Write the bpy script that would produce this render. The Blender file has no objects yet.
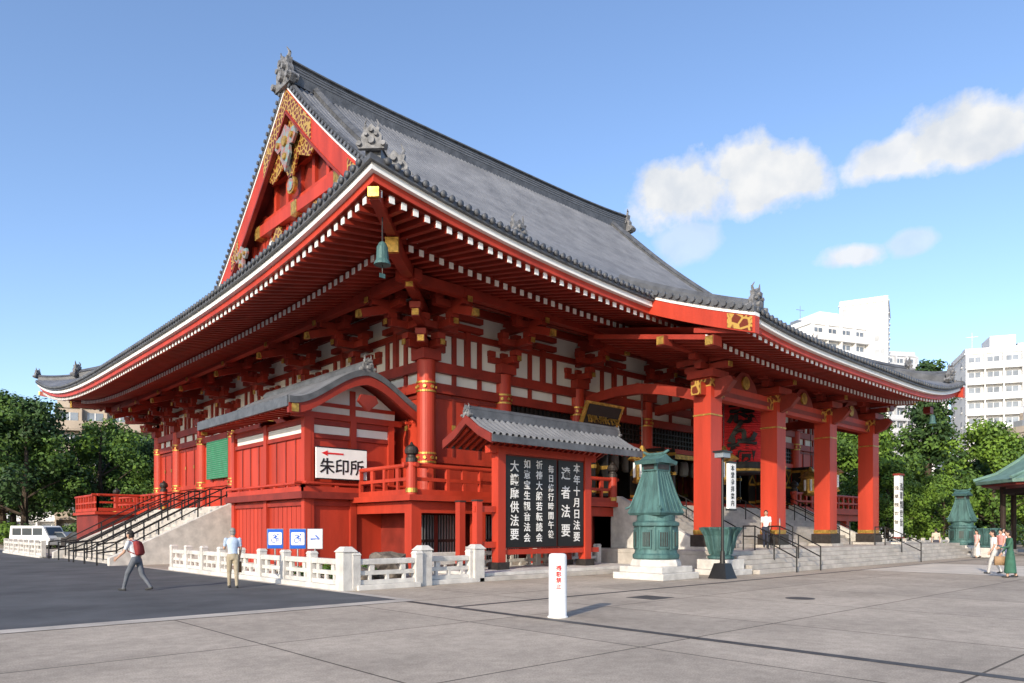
import bpy, math, random
from mathutils import Vector, Matrix
random.seed(7)
R=math.radians
scene=bpy.context.scene

# ---------------------------------------------------------------- materials
def mat(name,col,rough=0.6,var=0.15,scale=1.5,bump=0.0,bscale=20,metal=0.0,col2=None,streak=False,spec=0.4):
    m=bpy.data.materials.new(name); m.use_nodes=True
    nt=m.node_tree; n=nt.nodes; l=nt.links
    b=n['Principled BSDF']; b.inputs['Roughness'].default_value=rough; b.inputs['Metallic'].default_value=metal
    b.inputs['Specular IOR Level'].default_value=spec
    tc=n.new('ShaderNodeTexCoord')
    mp=n.new('ShaderNodeMapping'); l.new(tc.outputs['Object'],mp.inputs[0])
    if streak: mp.inputs['Scale'].default_value=(1,1,0.15)
    t=n.new('ShaderNodeTexNoise'); t.inputs['Scale'].default_value=scale; t.inputs['Detail'].default_value=8; t.inputs['Roughness'].default_value=0.62
    l.new(mp.outputs[0],t.inputs['Vector'])
    r=n.new('ShaderNodeValToRGB'); l.new(t.outputs['Fac'],r.inputs[0])
    c2=col2 if col2 else tuple(c*(1-var*1.6) for c in col)
    r.color_ramp.elements[0].position=0.3; r.color_ramp.elements[1].position=0.7
    r.color_ramp.elements[0].color=(*c2,1); r.color_ramp.elements[1].color=(*[min(1,c*(1+var*0.6)) for c in col],1)
    l.new(r.outputs[0],b.inputs['Base Color'])
    if bump>0:
        t2=n.new('ShaderNodeTexNoise'); t2.inputs['Scale'].default_value=bscale; t2.inputs['Detail'].default_value=5
        l.new(tc.outputs['Object'],t2.inputs['Vector'])
        bp=n.new('ShaderNodeBump'); bp.inputs['Strength'].default_value=bump; bp.inputs['Distance'].default_value=0.03
        l.new(t2.outputs['Fac'],bp.inputs['Height']); l.new(bp.outputs[0],b.inputs['Normal'])
    return m

M={}
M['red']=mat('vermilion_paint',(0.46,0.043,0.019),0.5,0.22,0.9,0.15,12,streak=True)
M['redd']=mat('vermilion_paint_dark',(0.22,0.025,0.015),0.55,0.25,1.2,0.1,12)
M['redr']=mat('vermilion_shade_tone',(0.30,0.029,0.015),0.55,0.25,1.2,0.1,12)  # same vermilion, darkened to put the shade under the eaves into its colour
M['white']=mat('white_plaster',(0.76,0.73,0.66),0.8,0.08,1.0,0.1,15,streak=True)
M['wpaint']=mat('white_paint',(0.80,0.79,0.76),0.6,0.05,2.0)
M['gold']=mat('gilded_metal',(0.62,0.38,0.09),0.42,0.4,5,0.3,25,metal=0.7)
M['black']=mat('black_lacquer',(0.013,0.012,0.012),0.4,0.2,3)
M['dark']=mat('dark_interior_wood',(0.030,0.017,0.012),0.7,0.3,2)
M['bronze']=mat('dark_bronze',(0.06,0.05,0.045),0.45,0.3,5,0.2,20,metal=0.5)
M['patina']=mat('bronze_patina',(0.075,0.165,0.155),0.6,0.35,3.0,0.6,14,metal=0.15,col2=(0.028,0.062,0.062),streak=True)
M['copper']=mat('green_copper_roof',(0.15,0.26,0.22),0.6,0.2,2,0.2,10)
M['stone']=mat('pale_granite',(0.62,0.59,0.54),0.8,0.18,2.2,0.5,40,col2=(0.42,0.40,0.37))
M['step']=mat('granite_steps',(0.50,0.46,0.41),0.85,0.2,1.6,0.5,40)
M['rock']=mat('garden_rock',(0.18,0.15,0.12),0.9,0.4,3,1.0,8)
M['lantern']=mat('red_paper',(0.62,0.022,0.028),0.7,0.1,2)
M['green']=mat('green_blind',(0.02,0.22,0.09),0.6,0.2,3)
M['teal']=mat('teal_paint',(0.08,0.24,0.25),0.5,0.5,3.5,col2=(.35,.06,.04))
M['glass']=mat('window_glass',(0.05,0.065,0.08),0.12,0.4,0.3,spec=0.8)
M['glassd']=mat('haze_lightened_glass',(0.20,0.23,0.27),0.2,0.4,0.3,spec=0.8)  # glass colour lightened to stand in for haze over distance
M['blue']=mat('sign_blue',(0.02,0.12,0.55),0.4,0.05,3)
M['signred']=mat('sign_red',(0.65,0.02,0.02),0.5,0.05,3)
M['bark']=mat('bark',(0.09,0.065,0.045),0.9,0.4,4,1,12)
M['metal']=mat('grey_metal',(0.35,0.36,0.37),0.4,0.1,4,metal=0.6)
M['tile']=mat('roof_tile',(0.165,0.172,0.188),0.45,0.25,0.7,0.3,9,col2=(0.10,0.106,0.12))
M['tiled']=mat('roof_tile_dark',(0.105,0.11,0.12),0.5,0.3,2.0,0.4,9)
M['oni']=mat('ornament_tile',(0.21,0.21,0.215),0.6,0.5,5,0.8,9)

def course_tile():
    m=mat('roof_tile_courses',(0.145,0.152,0.168),0.45,0.25,0.6,0,9,col2=(0.088,0.094,0.106))
    nt=m.node_tree; n=nt.nodes; l=nt.links; b=n['Principled BSDF']
    tc=n.new('ShaderNodeTexCoord'); w=n.new('ShaderNodeTexWave'); w.wave_type='BANDS'; w.bands_direction='Z'
    w.wave_profile='SAW'; w.inputs['Scale'].default_value=1.15; w.inputs['Distortion'].default_value=0.0
    l.new(tc.outputs['Object'],w.inputs['Vector'])
    bp=n.new('ShaderNodeBump'); bp.inputs['Strength'].default_value=0.8; bp.inputs['Distance'].default_value=0.05
    l.new(w.outputs['Fac'],bp.inputs['Height']); l.new(bp.outputs[0],b.inputs['Normal'])
    return m
M['course']=course_tile()

def filigree():
    m=mat('gold_filigree',(0.7,0.45,0.09),0.4,0.2,6,0,20,metal=0.5)
    nt=m.node_tree; n=nt.nodes; l=nt.links; b=n['Principled BSDF']
    tc=n.new('ShaderNodeTexCoord'); v=n.new('ShaderNodeTexVoronoi'); v.feature='DISTANCE_TO_EDGE'; v.inputs['Scale'].default_value=3.3
    l.new(tc.outputs['Object'],v.inputs['Vector'])
    r=n.new('ShaderNodeValToRGB'); r.color_ramp.elements[0].position=0.08; r.color_ramp.elements[1].position=0.15
    r.color_ramp.elements[0].color=(0.62,0.38,0.09,1); r.color_ramp.elements[1].color=(0.20,0.04,0.02,1)
    l.new(v.outputs['Distance'],r.inputs[0]); l.new(r.outputs[0],b.inputs['Base Color'])
    return m
M['fili']=filigree()

# ---------------------------------------------------------------- mesh builder
class MB:
    def __init__(s): s.v=[];s.f=[];s.m=[];s.mats=[]
    def mi(s,k):
        mm=M[k] if isinstance(k,str) else k
        if mm not in s.mats: s.mats.append(mm)
        return s.mats.index(mm)
    def add(s,vs,fs,k):
        o=len(s.v); s.v.extend([tuple(p) for p in vs]); i=s.mi(k)
        for f in fs: s.f.append(tuple(a+o for a in f)); s.m.append(i)
    def hexa(s,p,k):
        s.add(p,[(0,3,2,1),(4,5,6,7),(0,1,5,4),(1,2,6,5),(2,3,7,6),(3,0,4,7)],k)
    def bx(s,x0,x1,y0,y1,z0,z1,k):
        s.hexa([(x0,y0,z0),(x1,y0,z0),(x1,y1,z0),(x0,y1,z0),(x0,y0,z1),(x1,y0,z1),(x1,y1,z1),(x0,y1,z1)],k)
    def box(s,c,sz,k,rz=0):
        cx,cy,cz=c; a,b,h=sz[0]/2,sz[1]/2,sz[2]/2; co,si=math.cos(rz),math.sin(rz)
        P=[]
        for z in(-h,h):
            for x,y in((-a,-b),(a,-b),(a,b),(-a,b)): P.append((cx+x*co-y*si,cy+x*si+y*co,cz+z))
        s.hexa(P,k)
    def beam(s,p0,p1,w,h,k):
        s.sweep([p0,p1],[(-w/2,-h/2),(w/2,-h/2),(w/2,h/2),(-w/2,h/2)],k)
    def cyl(s,p0,p1,r0,r1,k,n=12,caps=True):
        p0=Vector(p0);p1=Vector(p1);d=(p1-p0).normalized()
        a=d.orthogonal().normalized(); b=d.cross(a); V=[]
        for p,r in((p0,r0),(p1,r1)):
            for i in range(n):
                t=2*math.pi*i/n; V.append(p+a*(r*math.cos(t))+b*(r*math.sin(t)))
        F=[(i,(i+1)%n,n+(i+1)%n,n+i) for i in range(n)]
        if caps: F+=[tuple(reversed(range(n))),tuple(range(n,2*n))]
        s.add(V,F,k)
    def tube(s,pts,rs,k,n=7):
        if not isinstance(rs,(list,tuple)): rs=[rs]*len(pts)
        for i in range(len(pts)-1): s.cyl(pts[i],pts[i+1],rs[i],rs[i+1],k,n)
    def lathe(s,c,prof,k,n=20,sx=1,sy=1):
        V=[];m=len(prof)
        for r,z in prof:
            for i in range(n):
                t=2*math.pi*i/n; V.append((c[0]+r*sx*math.cos(t),c[1]+r*sy*math.sin(t),c[2]+z))
        F=[]
        for j in range(m-1):
            for i in range(n): F.append((j*n+i,j*n+(i+1)%n,(j+1)*n+(i+1)%n,(j+1)*n+i))
        F+=[tuple(reversed(range(n))),tuple(range((m-1)*n,m*n))]
        s.add(V,F,k)
    def loft(s,rings,k,caps=True):
        n=len(rings[0]); V=[p for r in rings for p in r]; F=[]
        for j in range(len(rings)-1):
            for i in range(n): F.append((j*n+i,j*n+(i+1)%n,(j+1)*n+(i+1)%n,(j+1)*n+i))
        if caps: F+=[tuple(reversed(range(n))),tuple(range((len(rings)-1)*n,len(rings)*n))]
        s.add(V,F,k)
    def sweep(s,path,sec,k,zup=False,caps=True):
        path=[Vector(p) for p in path]; n=len(sec); rings=[]
        for i,p in enumerate(path):
            T=(path[min(i+1,len(path)-1)]-path[max(i-1,0)]).normalized()
            lat=T.cross(Vector((0,0,1)))
            if lat.length<1e-4: lat=Vector((1,0,0))
            lat.normalize(); up=Vector((0,0,1)) if zup else lat.cross(T)
            rings.append([p+lat*a+up*b for a,b in sec])
        s.loft(rings,k,caps)
    def grid(s,rows,k):
        n=len(rows[0]); V=[p for r in rows for p in r]
        F=[(j*n+i,j*n+i+1,(j+1)*n+i+1,(j+1)*n+i) for j in range(len(rows)-1) for i in range(n-1)]
        s.add(V,F,k)
    def prism(s,poly,axis,a0,a1,k):
        n=len(poly); V=[]
        for a in(a0,a1):
            for p,q in poly: V.append((a,p,q) if axis=='x' else (p,a,q))
        F=[(i,(i+1)%n,n+(i+1)%n,n+i) for i in range(n)]+[tuple(reversed(range(n))),tuple(range(n,2*n))]
        s.add(V,F,k)
    def obj(s,name,parent=None,loc=(0,0,0),rz=0,smooth=False,bevel=0):
        me=bpy.data.meshes.new(name); me.from_pydata(s.v,[],s.f)
        for m in s.mats: me.materials.append(m)
        me.polygons.foreach_set('material_index',s.m)
        if smooth: me.polygons.foreach_set('use_smooth',[True]*len(s.f))
        me.validate(); me.update()
        import bmesh
        bm=bmesh.new(); bm.from_mesh(me)
        try: bmesh.ops.recalc_face_normals(bm,faces=bm.faces)
        except Exception: pass
        bm.to_mesh(me); bm.free()
        o=bpy.data.objects.new(name,me); scene.collection.objects.link(o)
        o.location=loc; o.rotation_euler=(0,0,rz)
        if parent: o.parent=parent
        if bevel:
            b=o.modifiers.new('bevel','BEVEL'); b.width=bevel; b.segments=2; b.limit_method='ANGLE'
        return o
def group(name,loc=(0,0,0),rz=0):
    o=bpy.data.objects.new(name,None); scene.collection.objects.link(o); o.location=loc; o.rotation_euler=(0,0,rz); o.empty_display_size=0.5
    return o
def text(name,body,loc,size,k,parent,rot=(R(90),0,0),spacing=1.0,line=1.1,ext=0.004,ax='CENTER'):
    c=bpy.data.curves.new(name,'FONT'); c.body=body; c.size=size; c.extrude=ext; c.align_x=ax; c.align_y='CENTER'
    c.space_line=line; c.space_character=spacing; c.offset=size*0.012
    c.materials.append(M[k]); o=bpy.data.objects.new(name,c); scene.collection.objects.link(o)
    o.location=loc; o.rotation_euler=rot; o.parent=parent
    return o

def arange(a,b,s):
    n=max(1,int(round((b-a)/s))); return [a+(b-a)*i/n for i in range(n+1)]

# ================================================================ TEMPLE HALL
WX,WY=17.2,16.3      # wall half dims
BX,BY=19.7,18.8      # balcony
EX,EY=23.7,22.8      # eaves
GX=15.3              # gable verge
FZ=2.8
def Pz(t): return 27.4-1.010*t+0.01156*t*t
def lift(x,y):
    k=1.2 if (x<0 and y<0) else 2.1
    return k*min(1.2,(abs(x)/EX)**3.6)*min(1.2,(abs(y)/EY)**3.6)
def rz_f(x,y): return Pz(abs(y))+lift(x,y)
def rz_s(x,y): return Pz(abs(x)-0.9)+lift(x,y)
hall=group('temple_main_hall')

rf=MB()
for sg in(-1,1):
    rows=[]
    for j in range(31):
        t=EY*j/30; w=GX if t<14.4 else t+0.9
        rows.append([(w*s/30-w,sg*t,rz_f(w*s/30-w,sg*t)) for s in range(61)])
    rf.grid(rows,'course')
    rows=[]
    for j in range(13):
        x=13.6+(EX-13.6)*j/12; w=x-0.9
        rows.append([(sg*x,w*(s/30-1),rz_s(sg*x,w*(s/30-1))) for s in range(61)])
    rf.grid(rows,'course')
rf.obj('roof_slopes',hall,smooth=True)
rb=MB()
sec=[(-0.085,0),(-0.06,0.075),(0.0,0.105),(0.06,0.075),(0.085,0)]
def rib(path):
    path=[Vector(p) for p in path]; V=[];n=5
    d=(path[-1]-path[0]); lat=Vector((d.y,-d.x,0)).normalized()
    for p in path:
        for a,b in sec: V.append(p+lat*a+Vector((0,0,b-0.01)))
    F=[(j*n+i,j*n+i+1,(j+1)*n+i+1,(j+1)*n+i) for j in range(len(path)-1) for i in range(n-1)]
    rb.add(V,F,'tile')
for sg in(-1,1):
    for x in arange(-23.5,23.5,0.31):
        t0=0.3 if abs(x)<GX else abs(x)-0.9
        if t0>22.5: continue
        ts=arange(t0,EY+0.04,1.5); rib([(x,sg*t,rz_f(x,sg*t)) for t in ts])
        if sg<0: rb.cyl((x,-EY-0.10,rz_f(x,-EY)-0.02),(x,-EY-0.02,rz_f(x,-EY)-0.02),0.10,0.10,'tiled',8)
    for y in arange(-22.6,22.6,0.31):
        x0=max(13.7,abs(y)+0.9)
        if x0>23.4: continue
        rib([(sg*x,y,rz_s(sg*x,y)) for x in arange(x0,EX+0.04,1.5)])
        if sg<0: rb.cyl((-EX-0.10,y,rz_s(-EX,y)-0.02),(-EX-0.02,y,rz_s(-EX,y)-0.02),0.10,0.10,'tiled',8)
rb.obj('roof_tile_ribs',hall,smooth=True)

# ---- ridges and ornaments
rd=MB()
def oni(mb,loc,s,ang,k='oni'):
    x,y,z=loc; ca,sa=math.cos(ang),math.sin(ang)
    def W(a,b,c): return (x+ca*a*s-sa*b*s,y+sa*a*s+ca*b*s,z+c*s)
    out=[(-.75,0),(-.95,.25),(-.8,.45),(-.6,.4),(-.62,.75),(-.45,1.0),(-.5,1.25),(-.25,1.2),(0,1.45),(.25,1.2),(.5,1.25),(.45,1.0),(.62,.75),(.6,.4),(.8,.45),(.95,.25),(.75,0)]
    n=len(out); V=[W(-.14,p,q) for p,q in out]+[W(.14,p,q) for p,q in out]
    mb.add(V,[(i,(i+1)%n,n+(i+1)%n,n+i) for i in range(n)]+[tuple(reversed(range(n))),tuple(range(n,2*n))],k)
    for p,q,r in((-.3,.8,.16),(.3,.8,.16),(0,.45,.3),(-.72,.25,.2),(.72,.25,.2),(0,1.05,.18)):
        mb.cyl(W(-.26,p,q),W(.30,p,q),r*s,r*s*0.7,k,10)
    mb.tube([W(0,-.3,1.15),W(-.05,-.42,1.5),W(.05,-.3,1.75)],[.1*s,.07*s,.02*s],k,6)
    mb.tube([W(0,.3,1.15),W(-.05,.42,1.5),W(.05,.3,1.75)],[.1*s,.07*s,.02*s],k,6)
def ridge(path,w,h,k='tiled'):
    rd.sweep(path,[(-w/2,-.25),(w/2,-.25),(w/2,h*.55),(w*.62,h*.6),(w*.3,h*.85),(w*.12,h),(-w*.12,h),(-w*.3,h*.85),(-w*.62,h*.6),(-w/2,h*.55)],k,zup=True)
mp=[(x,0,27.35+0.3*(abs(x)/15)**4) for x in arange(-15.2,15.2,1)]
rd.sweep(mp,[(-.45,-.5),(.45,-.5),(.45,.5),(.36,.5),(.36,.65),(.5,.7),(.5,.78),(.2,.98),(-.2,.98),(-.5,.78),(-.5,.7),(-.36,.65),(-.36,.5),(-.45,.5)],'tiled',zup=True)
for z in (.1,.27,.42): rd.sweep([(a,b,c+z) for a,b,c in mp],[(-.48,0),(.48,0),(.48,.05),(-.48,.05)],'tile',zup=True)
for sx in(-1,1):
    oni(rd,(sx*15.35,0,26.9),1.25,0 if sx>0 else math.pi)
    for sy in(-1,1):
        ridge([(sx*13.5,sy*t,rz_f(sx*13.5,sy*t)) for t in arange(.4,17.4,1.2)],.5,.55)
        oni(rd,(sx*13.5,sy*17.6,rz_f(sx*13.5,sy*17.6)),.75,sy*math.pi/2)
        ridge([(sx*15.1,sy*t,rz_f(sx*15.1,sy*t)) for t in arange(.2,14.5,1.2)],.3,.25)
        ridge([(sx*(t+.9),sy*t,rz_f(sx*(t+.9),sy*t)) for t in arange(12.5,20.4,.8)],.55,.65)
        oni(rd,(sx*21.5,sy*20.6,rz_f(sx*21.4,sy*20.5)+.1),.68,math.atan2(sy,sx))
        ridge([(sx*(t+.9),sy*t,rz_f(sx*(t+.9),sy*t)) for t in arange(20.6,22.6,.4)],.42,.4)
        oni(rd,(sx*23.6,sy*22.7,rz_f(sx*23.6,sy*22.7)+.12),.45,math.atan2(sy,sx))
rd.obj('roof_ridges',hall)

def eloop(i,zf,n=40):
    ax,ay=EX-i,EY-i; L=[]
    for k in range(n): L.append((-ax+2*ax*k/n,-ay))
    for k in range(n): L.append((ax,-ay+2*ay*k/n))
    for k in range(n): L.append((ax-2*ax*k/n,ay))
    for k in range(n): L.append((-ax,ay-2*ay*k/n))
    return [(x,y,zf(x,y)) for x,y in L]
def strip(mb,rows,k):
    n=len(rows[0]); V=[p for r in rows for p in r]
    mb.add(V,[(j*n+i,j*n+(i+1)%n,(j+1)*n+(i+1)%n,(j+1)*n+i) for j in range(len(rows)-1) for i in range(n)],k)
def ez(dz): 
    def f(x,y):
        s=max(abs(x)/EX,abs(y)/EY); return Pz(EY)+dz+lift(x/s,y/s)
    return f
ev=MB()
strip(ev,[eloop(0,ez(0.0)),eloop(-.03,ez(-.18)),eloop(.12,ez(-.19))],'tiled')
strip(ev,[eloop(.10,ez(-.185)),eloop(.08,ez(-.38)),eloop(.26,ez(-.39))],'wpaint')
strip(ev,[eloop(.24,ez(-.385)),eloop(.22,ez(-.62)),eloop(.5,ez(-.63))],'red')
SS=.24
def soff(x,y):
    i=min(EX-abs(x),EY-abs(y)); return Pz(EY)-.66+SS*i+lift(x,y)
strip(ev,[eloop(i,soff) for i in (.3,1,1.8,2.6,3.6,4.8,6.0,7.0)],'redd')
ev.obj('eaves_boards',hall)

rt=MB()
def rafter(ax_,c,sg,i0,i1,dz,w,h):
    def P(i):
        return (c,sg*(EY-i)) if ax_=='y' else (sg*(EX-i),c)
    a,b=P(i0),P(i1); za,zb=soff(*a)+dz,soff(*b)+dz
    hw=w/2
    if ax_=='y':
        q=lambda p,z:[(p[0]-hw,p[1],z-h),(p[0]+hw,p[1],z-h),(p[0]+hw,p[1],z),(p[0]-hw,p[1],z)]
    else:
        q=lambda p,z:[(p[0],p[1]-hw,z-h),(p[0],p[1]+hw,z-h),(p[0],p[1]+hw,z),(p[0],p[1]-hw,z)]
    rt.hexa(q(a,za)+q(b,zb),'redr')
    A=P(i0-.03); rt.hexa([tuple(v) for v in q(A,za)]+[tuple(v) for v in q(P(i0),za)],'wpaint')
sp=.40
for sg in(-1,1):
    for x in arange(-23.2,23.2,sp):
        lim=EX-abs(x)
        rafter('y',x,sg,.38,min(3.0,max(lim,.6)),0,.17,.2)
        if lim>2.5: rafter('y',x,sg,2.35,min(6.9,lim),-.26,.17,.2)
    for y in arange(-22.3,22.3,sp):
        lim=EY-abs(y)
        rafter('x',y,sg,.38,min(3.0,max(lim,.6)),0,.17,.2)
        if lim>2.5: rafter('x',y,sg,2.35,min(6.9,lim),-.26,.17,.2)
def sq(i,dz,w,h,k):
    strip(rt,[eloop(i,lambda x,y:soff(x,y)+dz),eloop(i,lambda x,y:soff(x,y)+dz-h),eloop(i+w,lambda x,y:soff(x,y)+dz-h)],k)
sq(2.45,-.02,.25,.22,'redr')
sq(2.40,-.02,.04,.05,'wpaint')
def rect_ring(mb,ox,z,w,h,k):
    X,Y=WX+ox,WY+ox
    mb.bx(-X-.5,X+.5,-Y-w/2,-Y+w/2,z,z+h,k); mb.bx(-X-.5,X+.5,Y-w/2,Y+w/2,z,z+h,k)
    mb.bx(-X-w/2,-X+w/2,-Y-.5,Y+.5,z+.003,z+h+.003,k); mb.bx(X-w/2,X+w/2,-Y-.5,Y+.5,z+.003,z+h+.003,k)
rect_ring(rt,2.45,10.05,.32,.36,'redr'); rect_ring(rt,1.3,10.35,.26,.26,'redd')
for sx in(-1,1):
    for sy in(-1,1):
        pts=[(sx*(EX-i),sy*(EY-i),soff(sx*(EX-i),sy*(EY-i))-.2) for i in (.3,1,2,3.2,5,6.8)]
        rt.sweep(pts,[(-.14,-.18),(.14,-.18),(.14,.15),(-.14,.15)],'redr',zup=True)
        i=.25; c=(sx*(EX-i),sy*(EY-i),soff(sx*(EX-i),sy*(EY-i))-.22); rt.box(c,(.12,.30,.26),'gold',math.atan2(sy,sx))
        pts=[(sx*(EX-i),sy*(EY-i),soff(sx*(EX-i),sy*(EY-i))-.58) for i in (2.0,3.2,5,6.8)]
        rt.sweep(pts,[(-.18,-.26),(.18,-.26),(.18,.15),(-.18,.15)],'redr',zup=True)
        i=1.94; rt.box((sx*(EX-i),sy*(EY-i),soff(sx*(EX-i),sy*(EY-i))-.64),(.14,.40,.45),'gold',math.atan2(sy,sx))
rt.obj('eaves_rafters',hall)

# ---- gables
gb=MB()
def tz(z):
    lo,hi=0,22.8
    for _ in range(40):
        m=(lo+hi)/2
        if Pz(m)>z: lo=m
        else: hi=m
    return lo
for sx in(-1,1):
    X=sx*GX
    for sy in(-1,1):
        ts=arange(0.0,14.9,.7)
        def band(x0,x1,d0,d1,k,ts=ts):
            V=[]
            for t in ts:
                z0=Pz(t)-d0*1.25; z1=Pz(t)-d1*1.25
                V+=[(x0,sy*t,z0),(x1,sy*t,z0),(x1,sy*t,z1),(x0,sy*t,z1)]
            F=[(j*4+i,j*4+(i+1)%4,(j+1)*4+(i+1)%4,(j+1)*4+i) for j in range(len(ts)-1) for i in range(4)]
            F+=[(3,2,1,0),tuple((len(ts)-1)*4+i for i in range(4))]
            gb.add(V,F,k)
        band(X+sx*.05,X-sx*.3,-.02,.2,'tiled')
        band(X,X-sx*.3,.2,.32,'wpaint')
        band(X-sx*.04,X-sx*.3,.32,1.4,'red')
        band(X+sx*.02,X-sx*.25,1.4,1.54,'redd')
        band(X-sx*.25,X-sx*1.6,.3,.42,'redd')
        band(X+sx*.0,X-sx*.1,.42,1.32,'fili',arange(0,3.0,.6))
        band(X+sx*.0,X-sx*.1,.5,1.25,'fili',arange(6.9,8.0,.55))
        band(X+sx*.0,X-sx*.1,.42,1.32,'gold',arange(13.9,14.8,.45))
        for t in arange(.3,14.8,.33):
            gb.cyl((X+sx*.06,sy*t,Pz(t)+.03),(X+sx*.14,sy*t,Pz(t)+.03),.12,.12,'tiled',8)
    G=sx*14.2
    ts=arange(-13.2,13.2,.6)
    V=[]
    for t in ts: V+=[(G,t,15.9),(G,t,max(15.9,Pz(abs(t))-.4))]
    gb.add(V,[(2*i,2*i+2,2*i+3,2*i+1) for i in range(len(ts)-1)],'redd')
    def slab(y0,y1,z0,z1,d,k):
        lo,hi=sorted((G,G+sx*d)); gb.bx(lo,hi,y0,y1,z0,z1,k)
    for z,h in((15.9,.6),(18.3,.5),(20.6,.45),(22.8,.4)):
        w=tz(z)-1.2; slab(-w,w,z,z+h,.32,'red')
    ybs=arange(-9.9,9.9,1.65)
    for a,c in zip(ybs[:-1],ybs[1:]):
        for z0,z1 in((16.55,18.25),(18.85,20.55)):
            if Pz(max(abs(a),abs(c)))-1.6>z1: slab(a+.22,c-.22,z0,z1,.08,'white')
            m=(a+c)/2
            if Pz(abs(m))-1.6>z1:
                gb.beam((G+sx*.14,a+.1,z0),(G+sx*.14,m,z1),.14,.14,'red'); gb.beam((G+sx*.142,c-.1,z0),(G+sx*.142,m,z1),.14,.14,'red')
    for y in ybs:
        zt=Pz(abs(y))-1.3
        if zt>16.8: slab(y-.16,y+.16,16.0,min(zt,22.8),.22,'red')
    slab(-5.2,5.2,19.9,20.6,.6,'red')
    for q in(-5.0,5.0,0): slab(q-.35,q+.35,19.88,20.62,.63,'gold')
    P=[(0,Pz(0)-1.6)]+[(t,Pz(t)-1.75) for t in(.8,2.0,3.0)]+[(2.3,22.3),(.9,22.9),(0,21.6),(-.9,22.9),(-2.3,22.3)]+[(-t,Pz(t)-1.75) for t in(3.0,2.0,.8)]
    gb.prism(P,'x',G+sx*.7,G+sx*.8,'fili')
    def pend(y,z,s,tilt=0):
        a=G+sx*1.0
        o=[(0,1.0),(.5,.6),(1.0,.55),(1.15,.15),(.8,-.2),(.45,-.1),(.5,-.6),(.2,-1.0),(0,-1.35),(-.2,-1.0),(-.5,-.6),(-.45,-.1),(-.8,-.2),(-1.15,.15),(-1.0,.55),(-.5,.6)]
        gb.prism([(y+p*s,z+q*s) for p,q in o],'x',a,a+sx*.15,'teal')
        for dy,dz,r_ in((0,.15,.3),(-.75,.2,.18),(.75,.2,.18),(0,-.6,.2)):
            gb.cyl((a,y+dy*s,z+dz*s),(a+sx*.26,y+dy*s,z+dz*s),r_*s,r_*.8*s,'gold',12)
    pend(0,23.7,1.15); pend(-6.3,18.9,.8); pend(6.3,18.9,.8)
    gb.cyl((G+sx*.6,0,21.5),(G+sx*.8,0,21.5),.5,.5,'gold',20); gb.cyl((G+sx*.8,0,21.5),(G+sx*.85,0,21.5),.36,.36,'teal',16)
    for y in(-2.4,2.4):
        gb.prism([(y-1,18.8),(y+1,18.8),(y+.7,19.3),(y+.25,19.85),(y-.25,19.85),(y-.7,19.3)],'x',G+sx*.33,G+sx*.5,'fili')
gb.obj('gable_ends',hall)

# ---- walls
xs=[-17.2,-13.2,-8.5,-3.2,3.2,8.5,13.2,17.2]
ys=[-16.3,-12.3,-7.7,-2.6,2.6,7.7,12.3,16.3]
wl=MB(); cl=MB(); br=MB()
def bracket(x,y,nx,ny,full=True):
    a=math.atan2(ny,nx)
    def B(o,lt,z,so,sl,sh,k='redr'):
        br.box((x+nx*o-ny*lt,y+ny*o+nx*lt,z),(so,sl,sh),k,a)
    z=8.2
    if full: B(0,0,z+.203,.84,.84,.4)
    e=0 if full else .007
    for k in range(3):
        zz=z+.55+.62*k+e; o=.82*k
        L=1.7
        B(o,0,zz,.26,L,.26)
        for lt in(-L/2+.15,0,L/2-.15):
            B(o,lt,zz+.25,.34,.34,.22)
        B((o+.82)/2-.1,0,zz+.003,o+1.1,.27,.27)
        B(o+.82,0,zz+.25,.36,.36,.22)
        B(o+.82+.24,0,zz,.05,.2,.2,'gold')
    p0=(x+nx*.2,y+ny*.2,10.35+e); p1=(x+nx*2.95,y+ny*2.95,9.45+e)
    br.beam(p0,p1,.26,.3,'redr')
    p2=(x+nx*3.0,y+ny*3.0,9.432+e); br.box(p2,(.14,.24,.26),'gold',a)
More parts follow.
